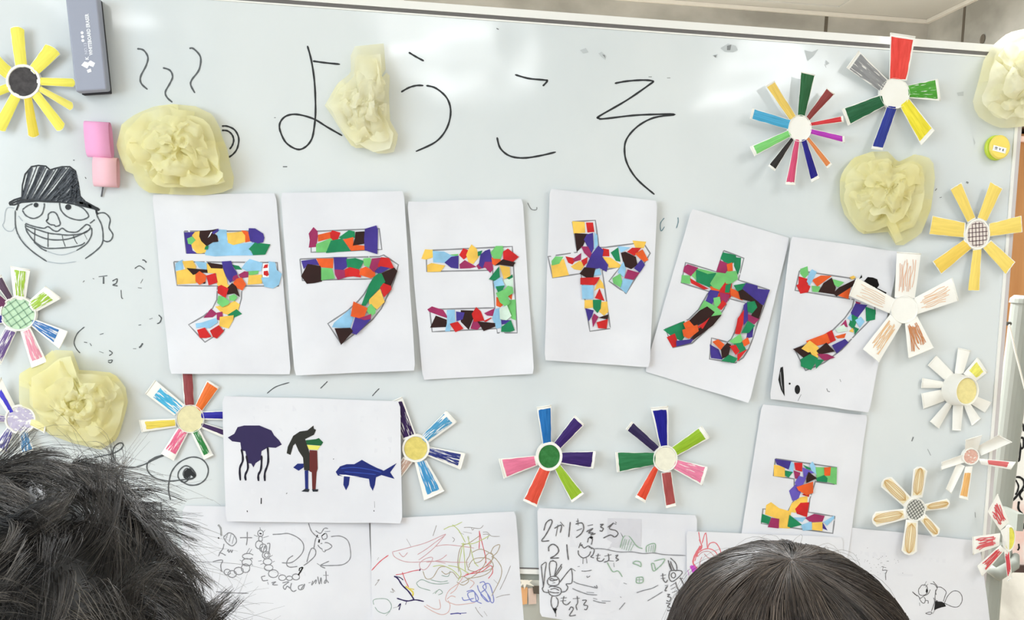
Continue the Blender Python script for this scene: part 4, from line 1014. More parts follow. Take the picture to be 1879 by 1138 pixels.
flower(349, 769, 23, 24.5, 'many-coloured flower with a cream centre, left of the jellyfish sheet', [
    FI("680,410 790,300 525,90 435,215", (70, 186, 232), cover=.72, inset=(.02, .78, .12, .85)), FI("785,300 885,310 865,-15 765,-15", (152, 62, 64), inset=(.0, .98, .06, .98)), FI("895,310 960,375 1110,160 1000,90", (250, 116, 40), inset=(.0, .95, .06, .95)),
    FI("960,370 960,450 1180,455 1180,370", (34, 30, 160), inset=(0, 1, .08, .85)), FI("965,480 960,540 1200,640 1180,545", (56, 28, 82), inset=(0, 1, .1, .7)), FI("940,545 855,590 970,815 1055,775", (40, 132, 60), cover=.85, inset=(0, .88, .2, .8)),
    FI("825,590 715,540 580,760 695,825", (244, 104, 144), cover=.72, inset=(0, .8, .1, .9)), FI("700,530 690,440 380,455 405,565", (250, 222, 86), inset=(.02, .86, .18, .86))],
    180, 680, hb=.006, tip=.004, centre=(240, 230, 180), cover=1, streak=.35, ring=1.04)
flower(763, 823, 21, 22, 'flower with sky blue and navy petals and a yellow centre, right of the jellyfish sheet', [
    FI("185,430 320,380 190,45 60,100", (44, 16, 76), cover=.86, inset=(.05, .92, .05, .9)), FI("360,400 430,470 690,275 590,170", (70, 158, 206), cover=.66, inset=(0, .9, .05, .85)),
    FI("440,495 430,590 725,710 765,560", (34, 46, 128), cover=.72, inset=(.0, .9, .1, .85)), FI("425,640 300,650 390,990 575,905", (64, 154, 212), cover=.78, inset=(.0, .9, .15, .8)), FI("290,650 190,600 60,780 180,780", (206, 170, 152), cover=.7)],
    700, 720, hb=.008, tip=.006, centre=(240, 220, 118), ring=1.17)
flower(1008, 838, 19.5, 22, 'flower with a dark green centre and six coloured petals, in the lower middle', [
    FI("1475,480 1560,465 1558,120 1425,140", (24, 112, 190), inset=(.02, .93, .08, .97)), FI("1575,465 1645,520 1860,300 1770,215", (50, 22, 104), inset=(.02, .95, .04, .95)), FI("1660,545 1655,660 1945,700 1965,540", (46, 20, 98), inset=(.02, .93, .04, .94)),
    FI("1650,670 1590,710 1745,1010 1855,930", (156, 196, 38), inset=(.0, .95, .05, .95)), FI("1560,720 1435,700 1300,990 1425,1050", (238, 78, 54), inset=(.0, .95, .05, .95)), FI("1420,680 1400,580 1080,610 1125,790", (246, 124, 160), inset=(.05, .92, .06, .94))],
    700, 720, hb=.012, tip=.014, centre=(42, 122, 52), ring=1.22, streak=.6)
flower(1221, 842, 20.5, 22.5, 'flower with a cream centre and seven coloured petals, right of the green-centred one', [
    FI("850,490 935,485 930,130 770,145", (6, 4, 140), inset=(.0, .93, .1, .9)), FI("970,490 1030,580 1310,420 1235,310", (154, 196, 36), inset=(.0, .9, .05, .93)), FI("1020,615 985,715 1240,855 1290,685", (246, 132, 168), cover=.9, inset=(.0, .93, .05, .92)),
    FI("965,740 860,755 910,1060 1000,1040", (172, 72, 70), inset=(.02, .93, .04, .94)), FI("835,715 780,690 630,960 720,1010", (238, 70, 40), inset=(.0, .94, .04, .96)), FI("800,670 800,545 450,550 465,735", (32, 120, 68), inset=(.0, .94, .02, .98)), FI("780,535 840,485 600,270 545,340", (38, 26, 76), inset=(.0, .95, .02, .98))],
    1040, 720, hb=.012, tip=.014, centre=(248, 244, 222), ring=1.1, streak=.25)
flower(1468, 235.5, 20.5, 23.5, 'flower with eleven narrow petals all in different colours, at the upper right', [
    FI("615,445 690,455 775,90 650,62", (26, 92, 46), inset=(.0, .99, .03, .97)), FI("700,465 735,500 955,265 885,210", (144, 52, 50), inset=(.0, .98, .03, .97)), FI("745,520 745,555 1040,520 1030,465", (226, 48, 56), inset=(.0, .95, .04, .9)),
    FI("750,580 750,635 1045,710 1045,650", (192, 52, 192), inset=(.0, .95, .06, .94)), FI("735,670 705,690 890,945 930,905", (240, 140, 74), inset=(.0, .95, .06, .94)), FI("705,690 650,700 745,1070 815,1030", (12, 6, 130), inset=(.0, .94, .05, .97)),
    FI("640,700 585,690 505,1090 595,1095", (226, 74, 118), inset=(.0, .95, .1, .92)), FI("580,690 550,670 350,920 410,965", (30, 26, 26), inset=(.0, .95, .04, .96), tip=.034), FI("550,660 520,595 185,745 225,830", (132, 222, 120), inset=(.0, .93, .06, .94)),
    FI("520,590 540,490 205,395 185,490", (72, 176, 222), inset=(.0, .95, .03, .97)), FI("530,490 600,455 405,145 325,190", (250, 212, 100), inset=(.0, .97, .06, .97))],
    1340, 120, hb=.024, tip=.022, centre=None, ring=1.04)
flower(1642, 171.5, 27.5, 27.5, 'large flower with a red petal upwards and a grey one, at the top right', [
    FI("635,470 820,475 885,90 655,55", (250, 68, 58), inset=(.03, .93, .05, .93)), FI("830,525 845,655 1110,675 1085,475", (70, 160, 40), cover=.96, inset=(.0, .93, .03, .92)), FI("845,660 745,740 935,1080 1055,945", (255, 236, 50), inset=(.0, .92, .05, .95), bulge=.005),
    FI("720,750 615,735 480,1110 580,1125", (30, 46, 148), inset=(.0, .95, .02, .95)), FI("585,740 555,615 210,750 270,900", (18, 94, 52), inset=(.0, .93, .03, .95)), FI("550,590 620,465 365,220 255,375", (150, 150, 152), cover=.86, inset=(.0, .93, .03, .95))],
    1503, 50, hb=.014, tip=.018, centre=None, ring=1.02)
random.seed(21)
def scrib(n, v0=.2, v1=.8, u0=.12, u1=.9, wig=.05):
    out = []
    for i in range(n):
        v = v0+(v1-v0)*i/(n-1); a = u0+random.uniform(0, .15); b = u1-random.uniform(0, .2)
        out.append([(a, v), (a+(b-a)*.35, v+random.uniform(-wig, wig)), (a+(b-a)*.7, v+random.uniform(-wig, wig)), (b, v+random.uniform(-wig, wig))])
    return out
OR = (222, 150, 104)
def W_(s, col, n=8, **o): return (s, None, dict(lines=(col, scrib(n)), **o))
flower(1660, 568, 25, 25.5, 'white flower with five petals scribbled in orange and brown, over the last letter sheet', [
    W_("1195,315 1405,320 1450,-70 1230,-85", (236, 190, 162), 9, wid=1.2), W_("1400,320 1430,490 1790,360 1735,150", (238, 198, 160), 9, wid=1.2), W_("1430,510 1300,560 1335,885 1565,790", (206, 136, 88), 14, wid=1.5),
    W_("1275,580 1150,490 920,800 1065,920", (238, 194, 146), 10, wid=1.3), W_("1140,480 1195,330 865,150 795,315", (238, 208, 184), 6, wid=1.2)], 1400, 480, hb=.018, tip=.022, centre=None, ring=1.02)
YY = (255, 224, 112)
flower(1794, 430, 21, 25.5, 'golden yellow flower with a brown grid centre, at the right edge of the board', [
    ("1350,480 1435,435 1305,125 1205,185", YY, FULL2), ("1450,435 1545,470 1685,180 1570,120", YY, FULL2), ("1570,490 1570,625 1865,580 1855,430", YY, FULL2), ("1590,660 1505,740 1715,970 1800,855", YY, FULL2),
    ("1495,745 1405,760 1365,1115 1470,1120", YY, FULL2), ("1400,740 1320,650 1040,850 1120,965", (250, 212, 92), FULL2), ("1320,635 1330,480 1040,430 1010,600", YY, FULL2)],
    1503, 310, hb=.012, tip=.014, centre=(250, 238, 228), ring=1.13, streak=.25, grid=((104, 78, 84), .12, 6))
t = flower(1759, 714, 24, 24, 'white flower with one yellow petal and its cup bottom sticking out, at the right', [
    ("1235,330 1330,305 1385,120 1275,95", None, {}), ("1330,310 1445,400 1540,320 1450,180", (252, 244, 110), dict(inset=(.3, .85, .15, .85))), ("1450,540 1400,620 1520,685 1575,590", None, {}), ("1390,610 1330,630 1400,805 1480,740", None, {}),
    ("1330,640 1220,640 1220,845 1300,850", None, {}), ("1220,620 1170,590 1020,765 1100,830", None, {}), ("1170,580 1130,470 940,510 960,650", None, {}), ("1130,460 1150,400 950,370 940,460", None, {}), ("1160,400 1240,320 1080,165 1000,255", None, {})],
    1503, 620, hb=.006, tip=.004, centre=None)
# the standing cup wall and its yellow bottom
ca, cb_ = pt(1755, 715, .006), pt(1775, 718, .044); n_ = 40; vs = []
for c, r1, r2, h in ((ca, .026, .027, .0055), (ca.lerp(cb_, .5), .0235, .0255, .026), (cb_, .0195, .0235, .0445), (cb_, .0185, .0225, .0446), (cb_, .018, .022, .041)):
    for i in range(n_): a = 2*PI*i/n_; vs.append((c.x+r1*math.cos(a), -h, c.z+r2*math.sin(a)))
fs = [(k*n_+i, k*n_+(i+1) % n_, (k+1)*n_+(i+1) % n_, (k+1)*n_+i) for k in range(4) for i in range(n_)]+[tuple(4*n_+i for i in range(n_))]
wl = obj('cup_wall', vs, fs, M_cup, t, smooth=False)
obj('coloured_centre', [(cb_.x+.0172*math.cos(2*PI*i/n_), -.0415, cb_.z+.0212*math.sin(2*PI*i/n_)) for i in range(n_)], [tuple(range(n_))], marker((246, 230, 158), 1, .3), wl, uv=[(math.cos(2*PI*i/n_), .4*math.sin(2*PI*i/n_)) for i in range(n_)])
def ovals(s=0):
    out = []
    for w_ in (.34, .22, .1): out.append([(.1, .5), (.25, .5-w_*.9), (.55, .5-w_), (.85, .5-w_*.6), (.94, .5), (.85, .5+w_*.6), (.55, .5+w_), (.25, .5+w_*.9), (.1, .5)])
    return out
def O_(s): return (s, (253, 238, 200), dict(lines=((214, 176, 116), ovals()), inset=(.08, .93, .14, .86), round_=1, rim=False, streak=.3, wid=1.1))
flower(1680, 935.6, 18.5, 21, 'cream flower with fine orange outlined petals and a dark grid centre, at the lower right', [
    O_("835,660 955,650 1000,390 870,370"), O_("975,720 985,790 1200,765 1200,670"), O_("985,820 930,890 1060,1045 1125,970"), O_("910,890 785,880 750,1190 895,1200"), O_("800,870 780,765 480,800 490,945"), O_("770,750 850,660 640,450 540,545")],
    1503, 780, hb=.016, tip=.018, centre=None, ring=1.06, grid=((96, 98, 92), .65, 7))
flower(1782, 838, 14, 14, 'white cup flower turned inside out with red and orange tips, by the right rail', [
    ("1330,240 1465,225 1495,95 1345,140", None, dict(tip=.03, cross=-.006)), ("1450,190 1500,280 1768,160 1640,95", None, dict(tip=.04, cross=-.005)), ("1470,310 1500,370 1755,408 1800,340", (236, 112, 112), dict(inset=(.25, .85, .1, .8), tip=.03)),
    ("1410,390 1335,395 1285,665 1365,685", (252, 190, 112), dict(inset=(.2, .93, .1, .9), tip=.02)), ("1330,390 1250,350 1165,585 1215,625", None, dict(tip=.02, cross=-.003)), ("1330,350 1330,260 1130,340 1120,412", None, dict(tip=.03, cross=-.005))],
    1503, 780, hb=.014, tip=.03, centre=(240, 186, 168), cover=.8)
RD = (222, 100, 104)
flower(1853, 989, 9.5, 22, 'flower with red scribbled petals and a narrow yellow centre, hanging over the right rail', [
    W_("1650,960 1740,870 1640,635 1550,800", (216, 84, 90), 9, tip=.03), W_("1650,985 1640,1115 1415,1190 1410,1025", RD, 12, tip=.02), W_("1650,1110 1700,1160 1500,1385 1455,1290", (222, 84, 88), 7, tip=.02), W_("1690,1160 1745,1140 1768,1400 1730,1430", (226, 80, 92), 6, tip=.02),
    ("1650,960 1720,1160 1745,1150 1745,920", None, dict(tip=.035, rim=False))],
    1503, 780, hb=.036, tip=.03, centre=(250, 240, 96), ring=1.1)

# ================================================================ TISSUE POMPOMS
def tissue(name, c0, c1):
    m = bpy.data.materials.new(name); nt, N, L, B = nodes(m)
    g = N.new('ShaderNodeNewGeometry'); n = N.new('ShaderNodeTexNoise'); n.inputs['Scale'].default_value = 22; n.inputs['Detail'].default_value = 3; L.new(g.outputs['Position'], n.inputs['Vector'])
    r = N.new('ShaderNodeValToRGB'); r.color_ramp.elements[0].position = .3; r.color_ramp.elements[1].position = .7
    r.color_ramp.elements[0].color = (*s2l(c0), 1); r.color_ramp.elements[1].color = (*s2l(c1), 1); L.new(n.outputs[0], r.inputs[0])
    L.new(r.outputs[0], B.inputs['Base Color']); B.inputs['Roughness'].default_value = .8; B.inputs['Specular IOR Level'].default_value = .1
    tr_ = N.new('ShaderNodeBsdfTranslucent'); L.new(r.outputs[0], tr_.inputs[0])
    n2 = N.new('ShaderNodeTexVoronoi'); n2.inputs['Scale'].default_value = 55; n2.feature = 'SMOOTH_F1'; L.new(g.outputs['Position'], n2.inputs['Vector'])
    bp = N.new('ShaderNodeBump'); bp.inputs['Strength'].default_value = .12; bp.inputs['Distance'].default_value = .006; L.new(n2.outputs[0], bp.inputs['Height']); L.new(bp.outputs[0], B.inputs['Normal'])
    mx = N.new('ShaderNodeMixShader'); mx.inputs[0].default_value = .5; L.new(B.outputs[0], mx.inputs[1]); L.new(tr_.outputs[0], mx.inputs[2])
    tp = N.new('ShaderNodeBsdfTransparent'); mx2 = N.new('ShaderNodeMixShader'); mx2.inputs[0].default_value = .06; L.new(mx.outputs[0], mx2.inputs[1]); L.new(tp.outputs[0], mx2.inputs[2])
    L.new(mx2.outputs[0], N['Material Output'].inputs[0]); return m
M_ts = tissue('yellow_tissue', (253, 247, 196), (255, 252, 218))
M_ts2 = tissue('pale_yellow_tissue', (255, 251, 220), (255, 253, 234))
def pompom(sil, c, label, depth=.05, m=None, seed=0, npet=5, base=.004, layers=5):
    P = pxs(sil) if isinstance(sil, str) else sil
    t = empty('tissue_pompom', pt(c[0], c[1], base), label, 'paper pompom', 'tissue paper pompoms')
    def Rr(a):
        dx, dy = math.cos(a), math.sin(a); best = 1e9
        for i in range(len(P)):
            (x0, y0), (x1, y1) = P[i], P[(i+1) % len(P)]
            ex, ey = x1-x0, y1-y0; den = dx*ey-dy*ex
            if abs(den) < 1e-9: continue
            s = ((x0-c[0])*ey-(y0-c[1])*ex)/den; q = ((x0-c[0])*dy-(y0-c[1])*dx)/den
            if s > 0 and -1e-6 <= q <= 1+1e-6: best = min(best, s)
        return best if best < 1e8 else 50
    rnd = random.Random(seed); m = m or M_ts
    n = 16
    SCL = (1.0, .93, .8, .62, .42)
    for L_ in range(layers):
        f = L_/(layers-1); sc_ = SCL[L_]; np_ = (4, 4, 5, 4, 3)[L_]
        h_e = base+.002+depth*(.10+.62*f); h_c = base+depth*(.30+.45*f); off = rnd.uniform(0, 2*PI)
        for k in range(np_):
            a0 = off+2*PI*k/np_+rnd.uniform(-.3, .3); half = PI/np_*rnd.uniform(1.2, 1.6); sd = rnd.uniform(0, 99); ext = rnd.uniform(.84, 1.02) if L_ else 1.0
            lift = rnd.uniform(-.3, .3)*depth*.5*(L_ > 0)
            ro = rnd.uniform(0, .22); ao = rnd.uniform(0, 2*PI)
            vs, fs = [], []
            for i in range(n+1):
                for j in range(n+1):
                    r_ = i/n; w_ = j/n*2-1; a = a0+half*w_*(.45+.55*min(1, r_*1.4))
                    edge = 1-(.05+.10*abs(noise.noise(Vector((sd, w_*2, 1)))))*w_*w_*(1 if L_ else .0)
                    R0 = Rr(a); rr = R0*sc_*ext*r_*edge
                    v_ = Vector((r_*1.7, w_*1.6*(.4+r_), sd))
                    cr = 1-2.2*abs(noise.noise(v_*.95)); cr2 = 1-2*abs(noise.noise(v_*2.9+Vector((5, 1, 2)))); cr3 = noise.noise(v_*.8+Vector((9, 9, 0)))
                    if L_: rr *= 1+.09*noise.noise(Vector((w_*3.2, sd, 3)))*r_
                    aa = a+.16*noise.noise(v_*1.3)*(1 if L_ else .0)
                    h = h_c+(h_e-h_c)*r_**1.2+depth*.16*math.sin(PI*min(1, r_*1.02))+lift*r_ + depth*(.15*cr+.03*cr2+.30*cr3)*min(1, r_*1.6)
                    if L_ == 0: h = base+.002+max(0, h-base)*(1-.7*r_**3)
                    h = max(h, base*.5+.0008); bx = ro*R0*(1-r_)*.8
                    vs.append(pt(c[0]+rr*math.cos(aa)+bx*math.cos(ao), c[1]+rr*math.sin(aa)+bx*math.sin(ao), h))
            for i in range(n):
                for j in range(n): b = i*(n+1)+j; fs.append((b, b+1, b+n+2, b+n+1))
            o_ = obj('tissue_petal', vs, fs, m, t, smooth=True); es = o_.modifiers.new('e', 'EDGE_SPLIT'); es.split_angle = 1.1
    # tied middle
    vs, fs = [], []
    cc = pt(c[0], c[1], base+depth*.75)
    for i in range(9):
        for j in range(14):
            th = PI*i/8; ph = 2*PI*j/14; r_ = .011*(1+.35*noise.noise(Vector((th*2, ph*1.3, seed))))
            vs.append((cc.x+r_*math.sin(th)*math.cos(ph), cc.y+r_*math.cos(th), cc.z+r_*math.sin(th)*math.sin(ph)))
    for i in range(8):
        for j in range(14): fs.append((i*14+j, i*14+(j+1) % 14, (i+1)*14+(j+1) % 14, (i+1)*14+j))
    obj('twisted_middle', vs, fs, m, t)
    return t
pompom(prs("400,440 440,280 600,170 800,90 1000,65 1250,90 1440,180 1520,330 1540,420 1600,560 1640,760 1700,960 1600,1030 1350,1070 1000,1060 720,1040 600,940 570,840 480,800 430,680 380,520", 150, 180, 5.99), (322, 272), 'big round yellow tissue pompom above the first letter sheet, steam lines over it', seed=1, depth=.055)
pompom(prs("290,80 590,50 610,320 650,360 640,520 650,800 730,920 690,1080 560,1105 400,1040 300,1045 200,900 100,740 30,640 150,430 280,330 270,200", 590, 70, 5.17), (670, 190), 'narrow pale yellow tissue pompom on the first written character', seed=2, depth=.04, m=M_ts2, npet=5)
pompom(prs("180,240 330,150 500,10 700,20 730,200 900,210 1080,230 1190,360 1215,520 1150,750 1110,860 960,960 700,900 480,820 330,700 320,600 180,540", 0, 640, 5.17), (142, 745), 'yellow tissue pompom at the left above the curly head', seed=3, depth=.05)
pompom("1541,330 1546,315 1565,290 1600,278 1630,278 1648,298 1680,282 1712,292 1716,330 1708,385 1690,430 1665,445 1647,458 1635,425 1603,428 1580,430 1550,395 1541,365", (1625, 352), 'yellow tissue pompom below the large flower, at the right', seed=4, depth=.05)
pompom("1905,50 1879,53 1850,60 1825,80 1805,110 1795,150 1785,185 1790,210 1815,228 1840,236 1879,232 1920,228 1955,190 1960,130 1940,80", (1875, 148), 'pale yellow tissue pompom cut by the right edge, above the yellow magnet', seed=5, depth=.06, m=M_ts2)

# ================================================================ SMALL THINGS ON THE BOARD
# board eraser, built along its own long axis
e0, e1 = pt(168, 4, .0), pt(186, 174, .0)
ax = (e1-e0); Ln = ax.length; ax.normalize(); sx = Vector((-ax.z, 0, ax.x)); sx = -sx if sx.x < 0 else sx
mid = (e0+e1)/2 + sx*-.0045
er = empty('board_eraser', mid, 'grey board eraser with white lettering, hanging at the top left', 'eraser')
def ebox(name, a, b, m, par, bev):
    vs = [mid+sx*x+Vector((0, -y, 0))-ax*z for z in (a[2], b[2]) for y in (a[1], b[1]) for x in (a[0], b[0])]
    o = obj(name, vs, [(0,2,3,1), (4,5,7,6), (0,1,5,4), (2,6,7,3), (0,4,6,2), (1,3,7,5)], m, par)
    md = o.modifiers.new('b', 'BEVEL'); md.width = bev; md.segments = 3; md.limit_method = 'ANGLE'
    o.data.polygons.foreach_set('use_smooth', [True]*6); o.modifiers.new('w', 'WEIGHTED_NORMAL'); return o
M_er = mat('grey_plastic', (160, 164, 180), .45, .4)
ebox('felt_pad', (-.021, .0005, -Ln/2), (.021, .012, Ln/2), mat('dark_felt', (60, 60, 66), .9), er, .001)
ebox('body', (-.0235, .0121, -Ln/2+.001), (.0235, .032, Ln/2), M_er, er, .0035)
M_wl = mat('white_print', (248, 248, 252), .5)
def text(body, size, at, m, par, rot=None):
    cu = bpy.data.curves.new('lettering', 'FONT'); cu.body = body; cu.size = size; cu.align_x = 'LEFT'; cu.align_y = 'CENTER'; cu.resolution_u = 2; cu.offset = .035*size
    tmp = bpy.data.objects.new('tmp', cu); COL.objects.link(tmp); dg = bpy.context.evaluated_depsgraph_get(); me = bpy.data.meshes.new_from_object(tmp.evaluated_get(dg))
    bpy.data.objects.remove(tmp)
    vs = [at(v.co.x, v.co.y) for v in me.vertices]; fs = [tuple(p.vertices) for p in me.polygons]
    return obj('lettering', vs, fs, m, par)
hE = .0324
def eat(s, t): return mid + Vector((0, -hE, 0)) - ax*s - sx*(-t)       # s measured up the eraser, t across to the right
z_ = lambda py: ((186-170)*0 + (py-4)/(174-4))*Ln - Ln/2   # photo row to distance down the axis
text('WHITEBOARD ERASER', .0074, lambda a, b: eat(-z_(109)+a*.82, .006-b*1), M_wl, er)
text('NO.13', .0062, lambda a, b: eat(-z_(107)+a, -.001-b), mat('pale_print', (206, 208, 220), .5), er)
def disc(c, r_, m, par, name='lettering'):
    vs = [eat(c[0]+r_*math.cos(2*PI*i/14), c[1]+r_*math.sin(2*PI*i/14)) for i in range(14)]; obj(name, vs, [tuple(range(14))], m, par)
for py in (68, 75, 82): disc((-z_(py), -.004), .0023, M_wl, er)
cx_ = -z_(126)
obj('emblem', [eat(cx_+a, b) for a, b in ((.0, -.0105), (.0055, -.005), (.0035, 0), (.0065, .004), (.002, .0105), (-.004, .007), (-.001, .001), (-.0055, -.002), (-.003, -.006))], [tuple(range(9))], M_wl, er)
obj('emblem', [eat(cx_-.0075+a, b) for a, b in ((0, -.003), (.002, .003), (-.003, .004), (-.0045, -.002))], [(0, 1, 2, 3)], M_wl, er)
text('K', .007, lambda a, b: eat(-z_(117)+a, -.0005-b), M_wl, er)
# yellow round magnet
c = pt(1824, 272, .0)
mg = empty('round_magnet', c, 'round yellow and lime magnet with a small white label, near the top right corner', 'magnet')
def cyl(name, c, r_, y0, y1, m, par, bev=.002, n=40, e=1.12):
    prof = [(r_-bev, y0), (r_, y0+bev), (r_, y1-bev), (r_-bev, y1)]; vs, fs = [], []
    for rr, yy in prof:
        for i in range(n): a = 2*PI*i/n; vs.append((c.x+rr*math.cos(a), -yy, c.z+rr*e*math.sin(a)))
    for k in range(3):
        for i in range(n): fs.append((k*n+i, k*n+(i+1) % n, (k+1)*n+(i+1) % n, (k+1)*n+i))
    fs += [tuple(range(n)), tuple(3*n+i for i in range(n))]
    return obj(name, vs, fs, m, par)
cyl('lime_base', c, .0185, .0006, .009, mat('lime_plastic', (206, 226, 74), .35), mg)
cyl('yellow_cap', c, .0175, .0125, .019, mat('yellow_plastic', (250, 226, 110), .35), mg); cyl('neck', c, .0155, .0091, .0124, mat('lime_plastic', (206, 226, 74), .35), mg, .0005)
lc = pt(1834, 274, .0194); a1 = -.17
def lat(s, t): return Vector((lc.x+s*math.cos(a1)-t*math.sin(a1), -.0194, lc.z+s*math.sin(a1)+t*math.cos(a1)))
obj('label_sticker', [lat(s, t) for s, t in ((-.0115, -.0045), (.0115, -.0045), (.0115, .0045), (-.0115, .0045))], [(0, 1, 2, 3)], SM['w'], mg)
text('\u7a7a', .005, lambda a, b: lat(-.0085+a, b)+Vector((0, -.0003, 0)), M_pencil, mg); text('V', .005, lambda a, b: lat(-.001+a, b)+Vector((0, -.0003, 0)), M_ink, mg); text('E', .005, lambda a, b: lat(.005+a, b)+Vector((0, -.0003, 0)), M_ink, mg)
# two links of a pink paper chain
def link(name, c, wx, hz_, dy, m, label, tiltz=0):
    vs, fs, n = [], [], 28
    t = tag(bpy.data.objects.new(name, None), label, 'paper ring', 'pink paper chain links'); COL.objects.link(t); t.location = c
    for i in range(n):
        a = 2*PI*i/n; yy = dy/2*(1+math.copysign(abs(math.cos(a))**.8, math.cos(a))); zz = hz_/2*math.copysign(abs(math.sin(a))**.55, math.sin(a))
        for s in (-1, 1): vs.append(Vector((c.x+s*wx/2+tiltz*zz, -.0012-yy, c.z+zz)))
    fs = [(2*i, 2*i+1, (2*i+3) % (2*n), (2*i+2) % (2*n)) for i in range(n)]
    o = obj('paper_strip', vs, fs, m, t, smooth=True); md = o.modifiers.new('t', 'SOLIDIFY'); md.thickness = .0005; return t
link('paper_ring', pt(186, 258, .0), .037, .055, .020, mat('pink_paper', (246, 172, 214), .8), 'upper ring of bright pink paper left of the big pompom', -.12)
link('paper_ring', pt(199, 317, .0), .036, .046, .018, mat('pale_pink_paper', (246, 196, 206), .8), 'lower ring of pale pink paper below the bright pink one', -.05)
v, f = tube([pt(189, 343, .004), pt(186, 361, .002)], .0012, 8); tag(obj('thin_stick', v, f, M_ink2), 'thin grey stick poking out below the pale pink ring', 'stick')

# ================================================================ TWO PEOPLE IN FRONT OF THE BOARD
M_skin = mat('skin', (226, 184, 158), .6)
def hairmat(name, c0, c1, c2, rough=.38):
    m = bpy.data.materials.new(name); nt, N, L, B = nodes(m)
    uv = N.new('ShaderNodeUVMap'); sp_ = N.new('ShaderNodeSeparateXYZ'); L.new(uv.outputs[0], sp_.inputs[0])
    r = N.new('ShaderNodeValToRGB'); r.color_ramp.elements[0].color = (*s2l(c0), 1); r.color_ramp.elements[1].color = (*s2l(c2), 1); e = r.color_ramp.elements.new(.5); e.color = (*s2l(c1), 1)
    L.new(sp_.outputs[0], r.inputs[0]); L.new(r.outputs[0], B.inputs['Base Color']); B.inputs['Roughness'].default_value = rough; B.inputs['Specular IOR Level'].default_value = .45
    return m
def skinned(name, pts_, edges, radii, m, parent, levels=2):
    me = bpy.data.meshes.new(name); base = worldloc(parent)
    me.from_pydata([Vector(p)-base for p in pts_], edges, []); o = bpy.data.objects.new(name, me); COL.objects.link(o); o.parent = parent
    o.modifiers.new('s', 'SKIN')
    for i, r_ in enumerate(radii):
        o.data.skin_vertices[0].data[i].radius = r_ if isinstance(r_, tuple) else (r_, r_); o.data.skin_vertices[0].data[i].use_root = (i == 0)
    sd = o.modifiers.new('d', 'SUBSURF'); sd.levels = levels; sd.render_levels = levels; me.materials.append(m)
    return o
def person(c, rad, label, shirt, trousers):
    """c: centre of the head, rad: half width of the skull; the figure stands facing the board"""
    k = rad/.078; g = c.z-.0; hgt = c.z+.1
    t = empty('person', (c.x, c.y, 0), label, 'person')
    X = lambda x, y, z: (c.x+x, c.y+y, z)
    hip = g*.50; sh = g-.20*k; nk = g-.13*k
    P = [X(0, 0, hip), X(0, 0, hip+.12), X(0, 0, sh-.03), X(0, .0, nk), X(0, .0, g-.05*k), X(0, 0, g+.03*k),
         X(-.06*k, 0, hip-.05), X(-.065*k, 0, .30*g), X(-.065*k, 0, .07), X(-.065*k, .10, .03), X(.06*k, 0, hip-.05), X(.065*k, 0, .30*g), X(.065*k, 0, .07), X(.065*k, .10, .03),
         X(-.12*k, 0, sh), X(-.16*k, .01, sh-.19*k), X(-.17*k, .04, sh-.36*k), X(.12*k, 0, sh), X(.16*k, .01, sh-.19*k), X(.17*k, .04, sh-.36*k), X(0, .085*k, g-.015*k), X(-.082*k, 0, g-.01*k), X(.082*k, 0, g-.01*k)]
    E_ = [(0,1),(1,2),(2,3),(3,4),(4,5),(0,6),(6,7),(7,8),(8,9),(0,10),(10,11),(11,12),(12,13),(2,14),(14,15),(15,16),(2,17),(17,18),(18,19),(4,20),(4,21),(4,22)]
    R_ = [.085*k, .08*k, .085*k, .036*k, (.066*k, .07*k), (.07*k, .078*k), .06*k, .045*k, .03*k, .025*k, .06*k, .045*k, .03*k, .025*k, .045*k, .03*k, .019*k, .045*k, .03*k, .019*k, .012*k, .012*k, .012*k]
    b = skinned('body', P, E_, R_, M_skin, t)
    skinned('shirt', [P[i] for i in (0, 1, 2, 14, 15, 17, 18)], [(0,1),(1,2),(2,3),(3,4),(2,5),(5,6)], [.095*k, .092*k, .096*k, .054*k, .042*k, .054*k, .042*k], mat('shirt_%d' % shirt[0], shirt, .9), t)
    skinned('trousers', [P[i] for i in (0, 6, 7, 8, 10, 11, 12)], [(0,1),(1,2),(2,3),(0,4),(4,5),(5,6)], [.098*k, .07*k, .056*k, .042*k, .07*k, .056*k, .042*k], mat('trousers_%d' % trousers[0], trousers, .9), t)
    for s, i in ((-1, 16), (1, 19)):
        w_ = Vector(P[i]); pts_ = [w_, w_+Vector((0, .01, -.035*k))]; ed = [(0, 1)]; rr = [.016*k, .015*k]
        for q in range(4):
            n0 = len(pts_); fl = (.030, .034, .032, .025)[q]*k
            pts_ += [w_+Vector((-s*0+.011*k*(q-1.5)*.9, .012, -.045*k)), w_+Vector((.012*k*(q-1.5), .018, -.045*k-fl*.6)), w_+Vector((.012*k*(q-1.5), .026, -.045*k-fl)) ]
            ed += [(1, n0), (n0, n0+1), (n0+1, n0+2)]; rr += [.0062*k, .0058*k, .005*k]
        n0 = len(pts_); pts_ += [w_+Vector((-s*.018*k, .016, -.03*k)), w_+Vector((-s*.024*k, .026, -.052*k))]; ed += [(0, n0), (n0, n0+1)]; rr += [.0075*k, .006*k]
        skinned('hand', pts_, ed, rr, M_skin, t, 1)
    for s in (-1, 1):
        vs, fs = [], []
        ec = Vector(X(s*.03*k, .074*k, g+.008*k))
        for i in range(7):
            for j in range(10): a = PI*i/6; p_ = 2*PI*j/10; vs.append(ec+Vector((math.sin(a)*math.cos(p_)*.010*k, math.cos(a)*.008*k, math.sin(a)*math.sin(p_)*.007*k)))
        fs = [(i*10+j, i*10+(j+1) % 10, (i+1)*10+(j+1) % 10, (i+1)*10+j) for i in range(6) for j in range(10)]
        obj('eye', vs, fs, M_ink, t, smooth=True)
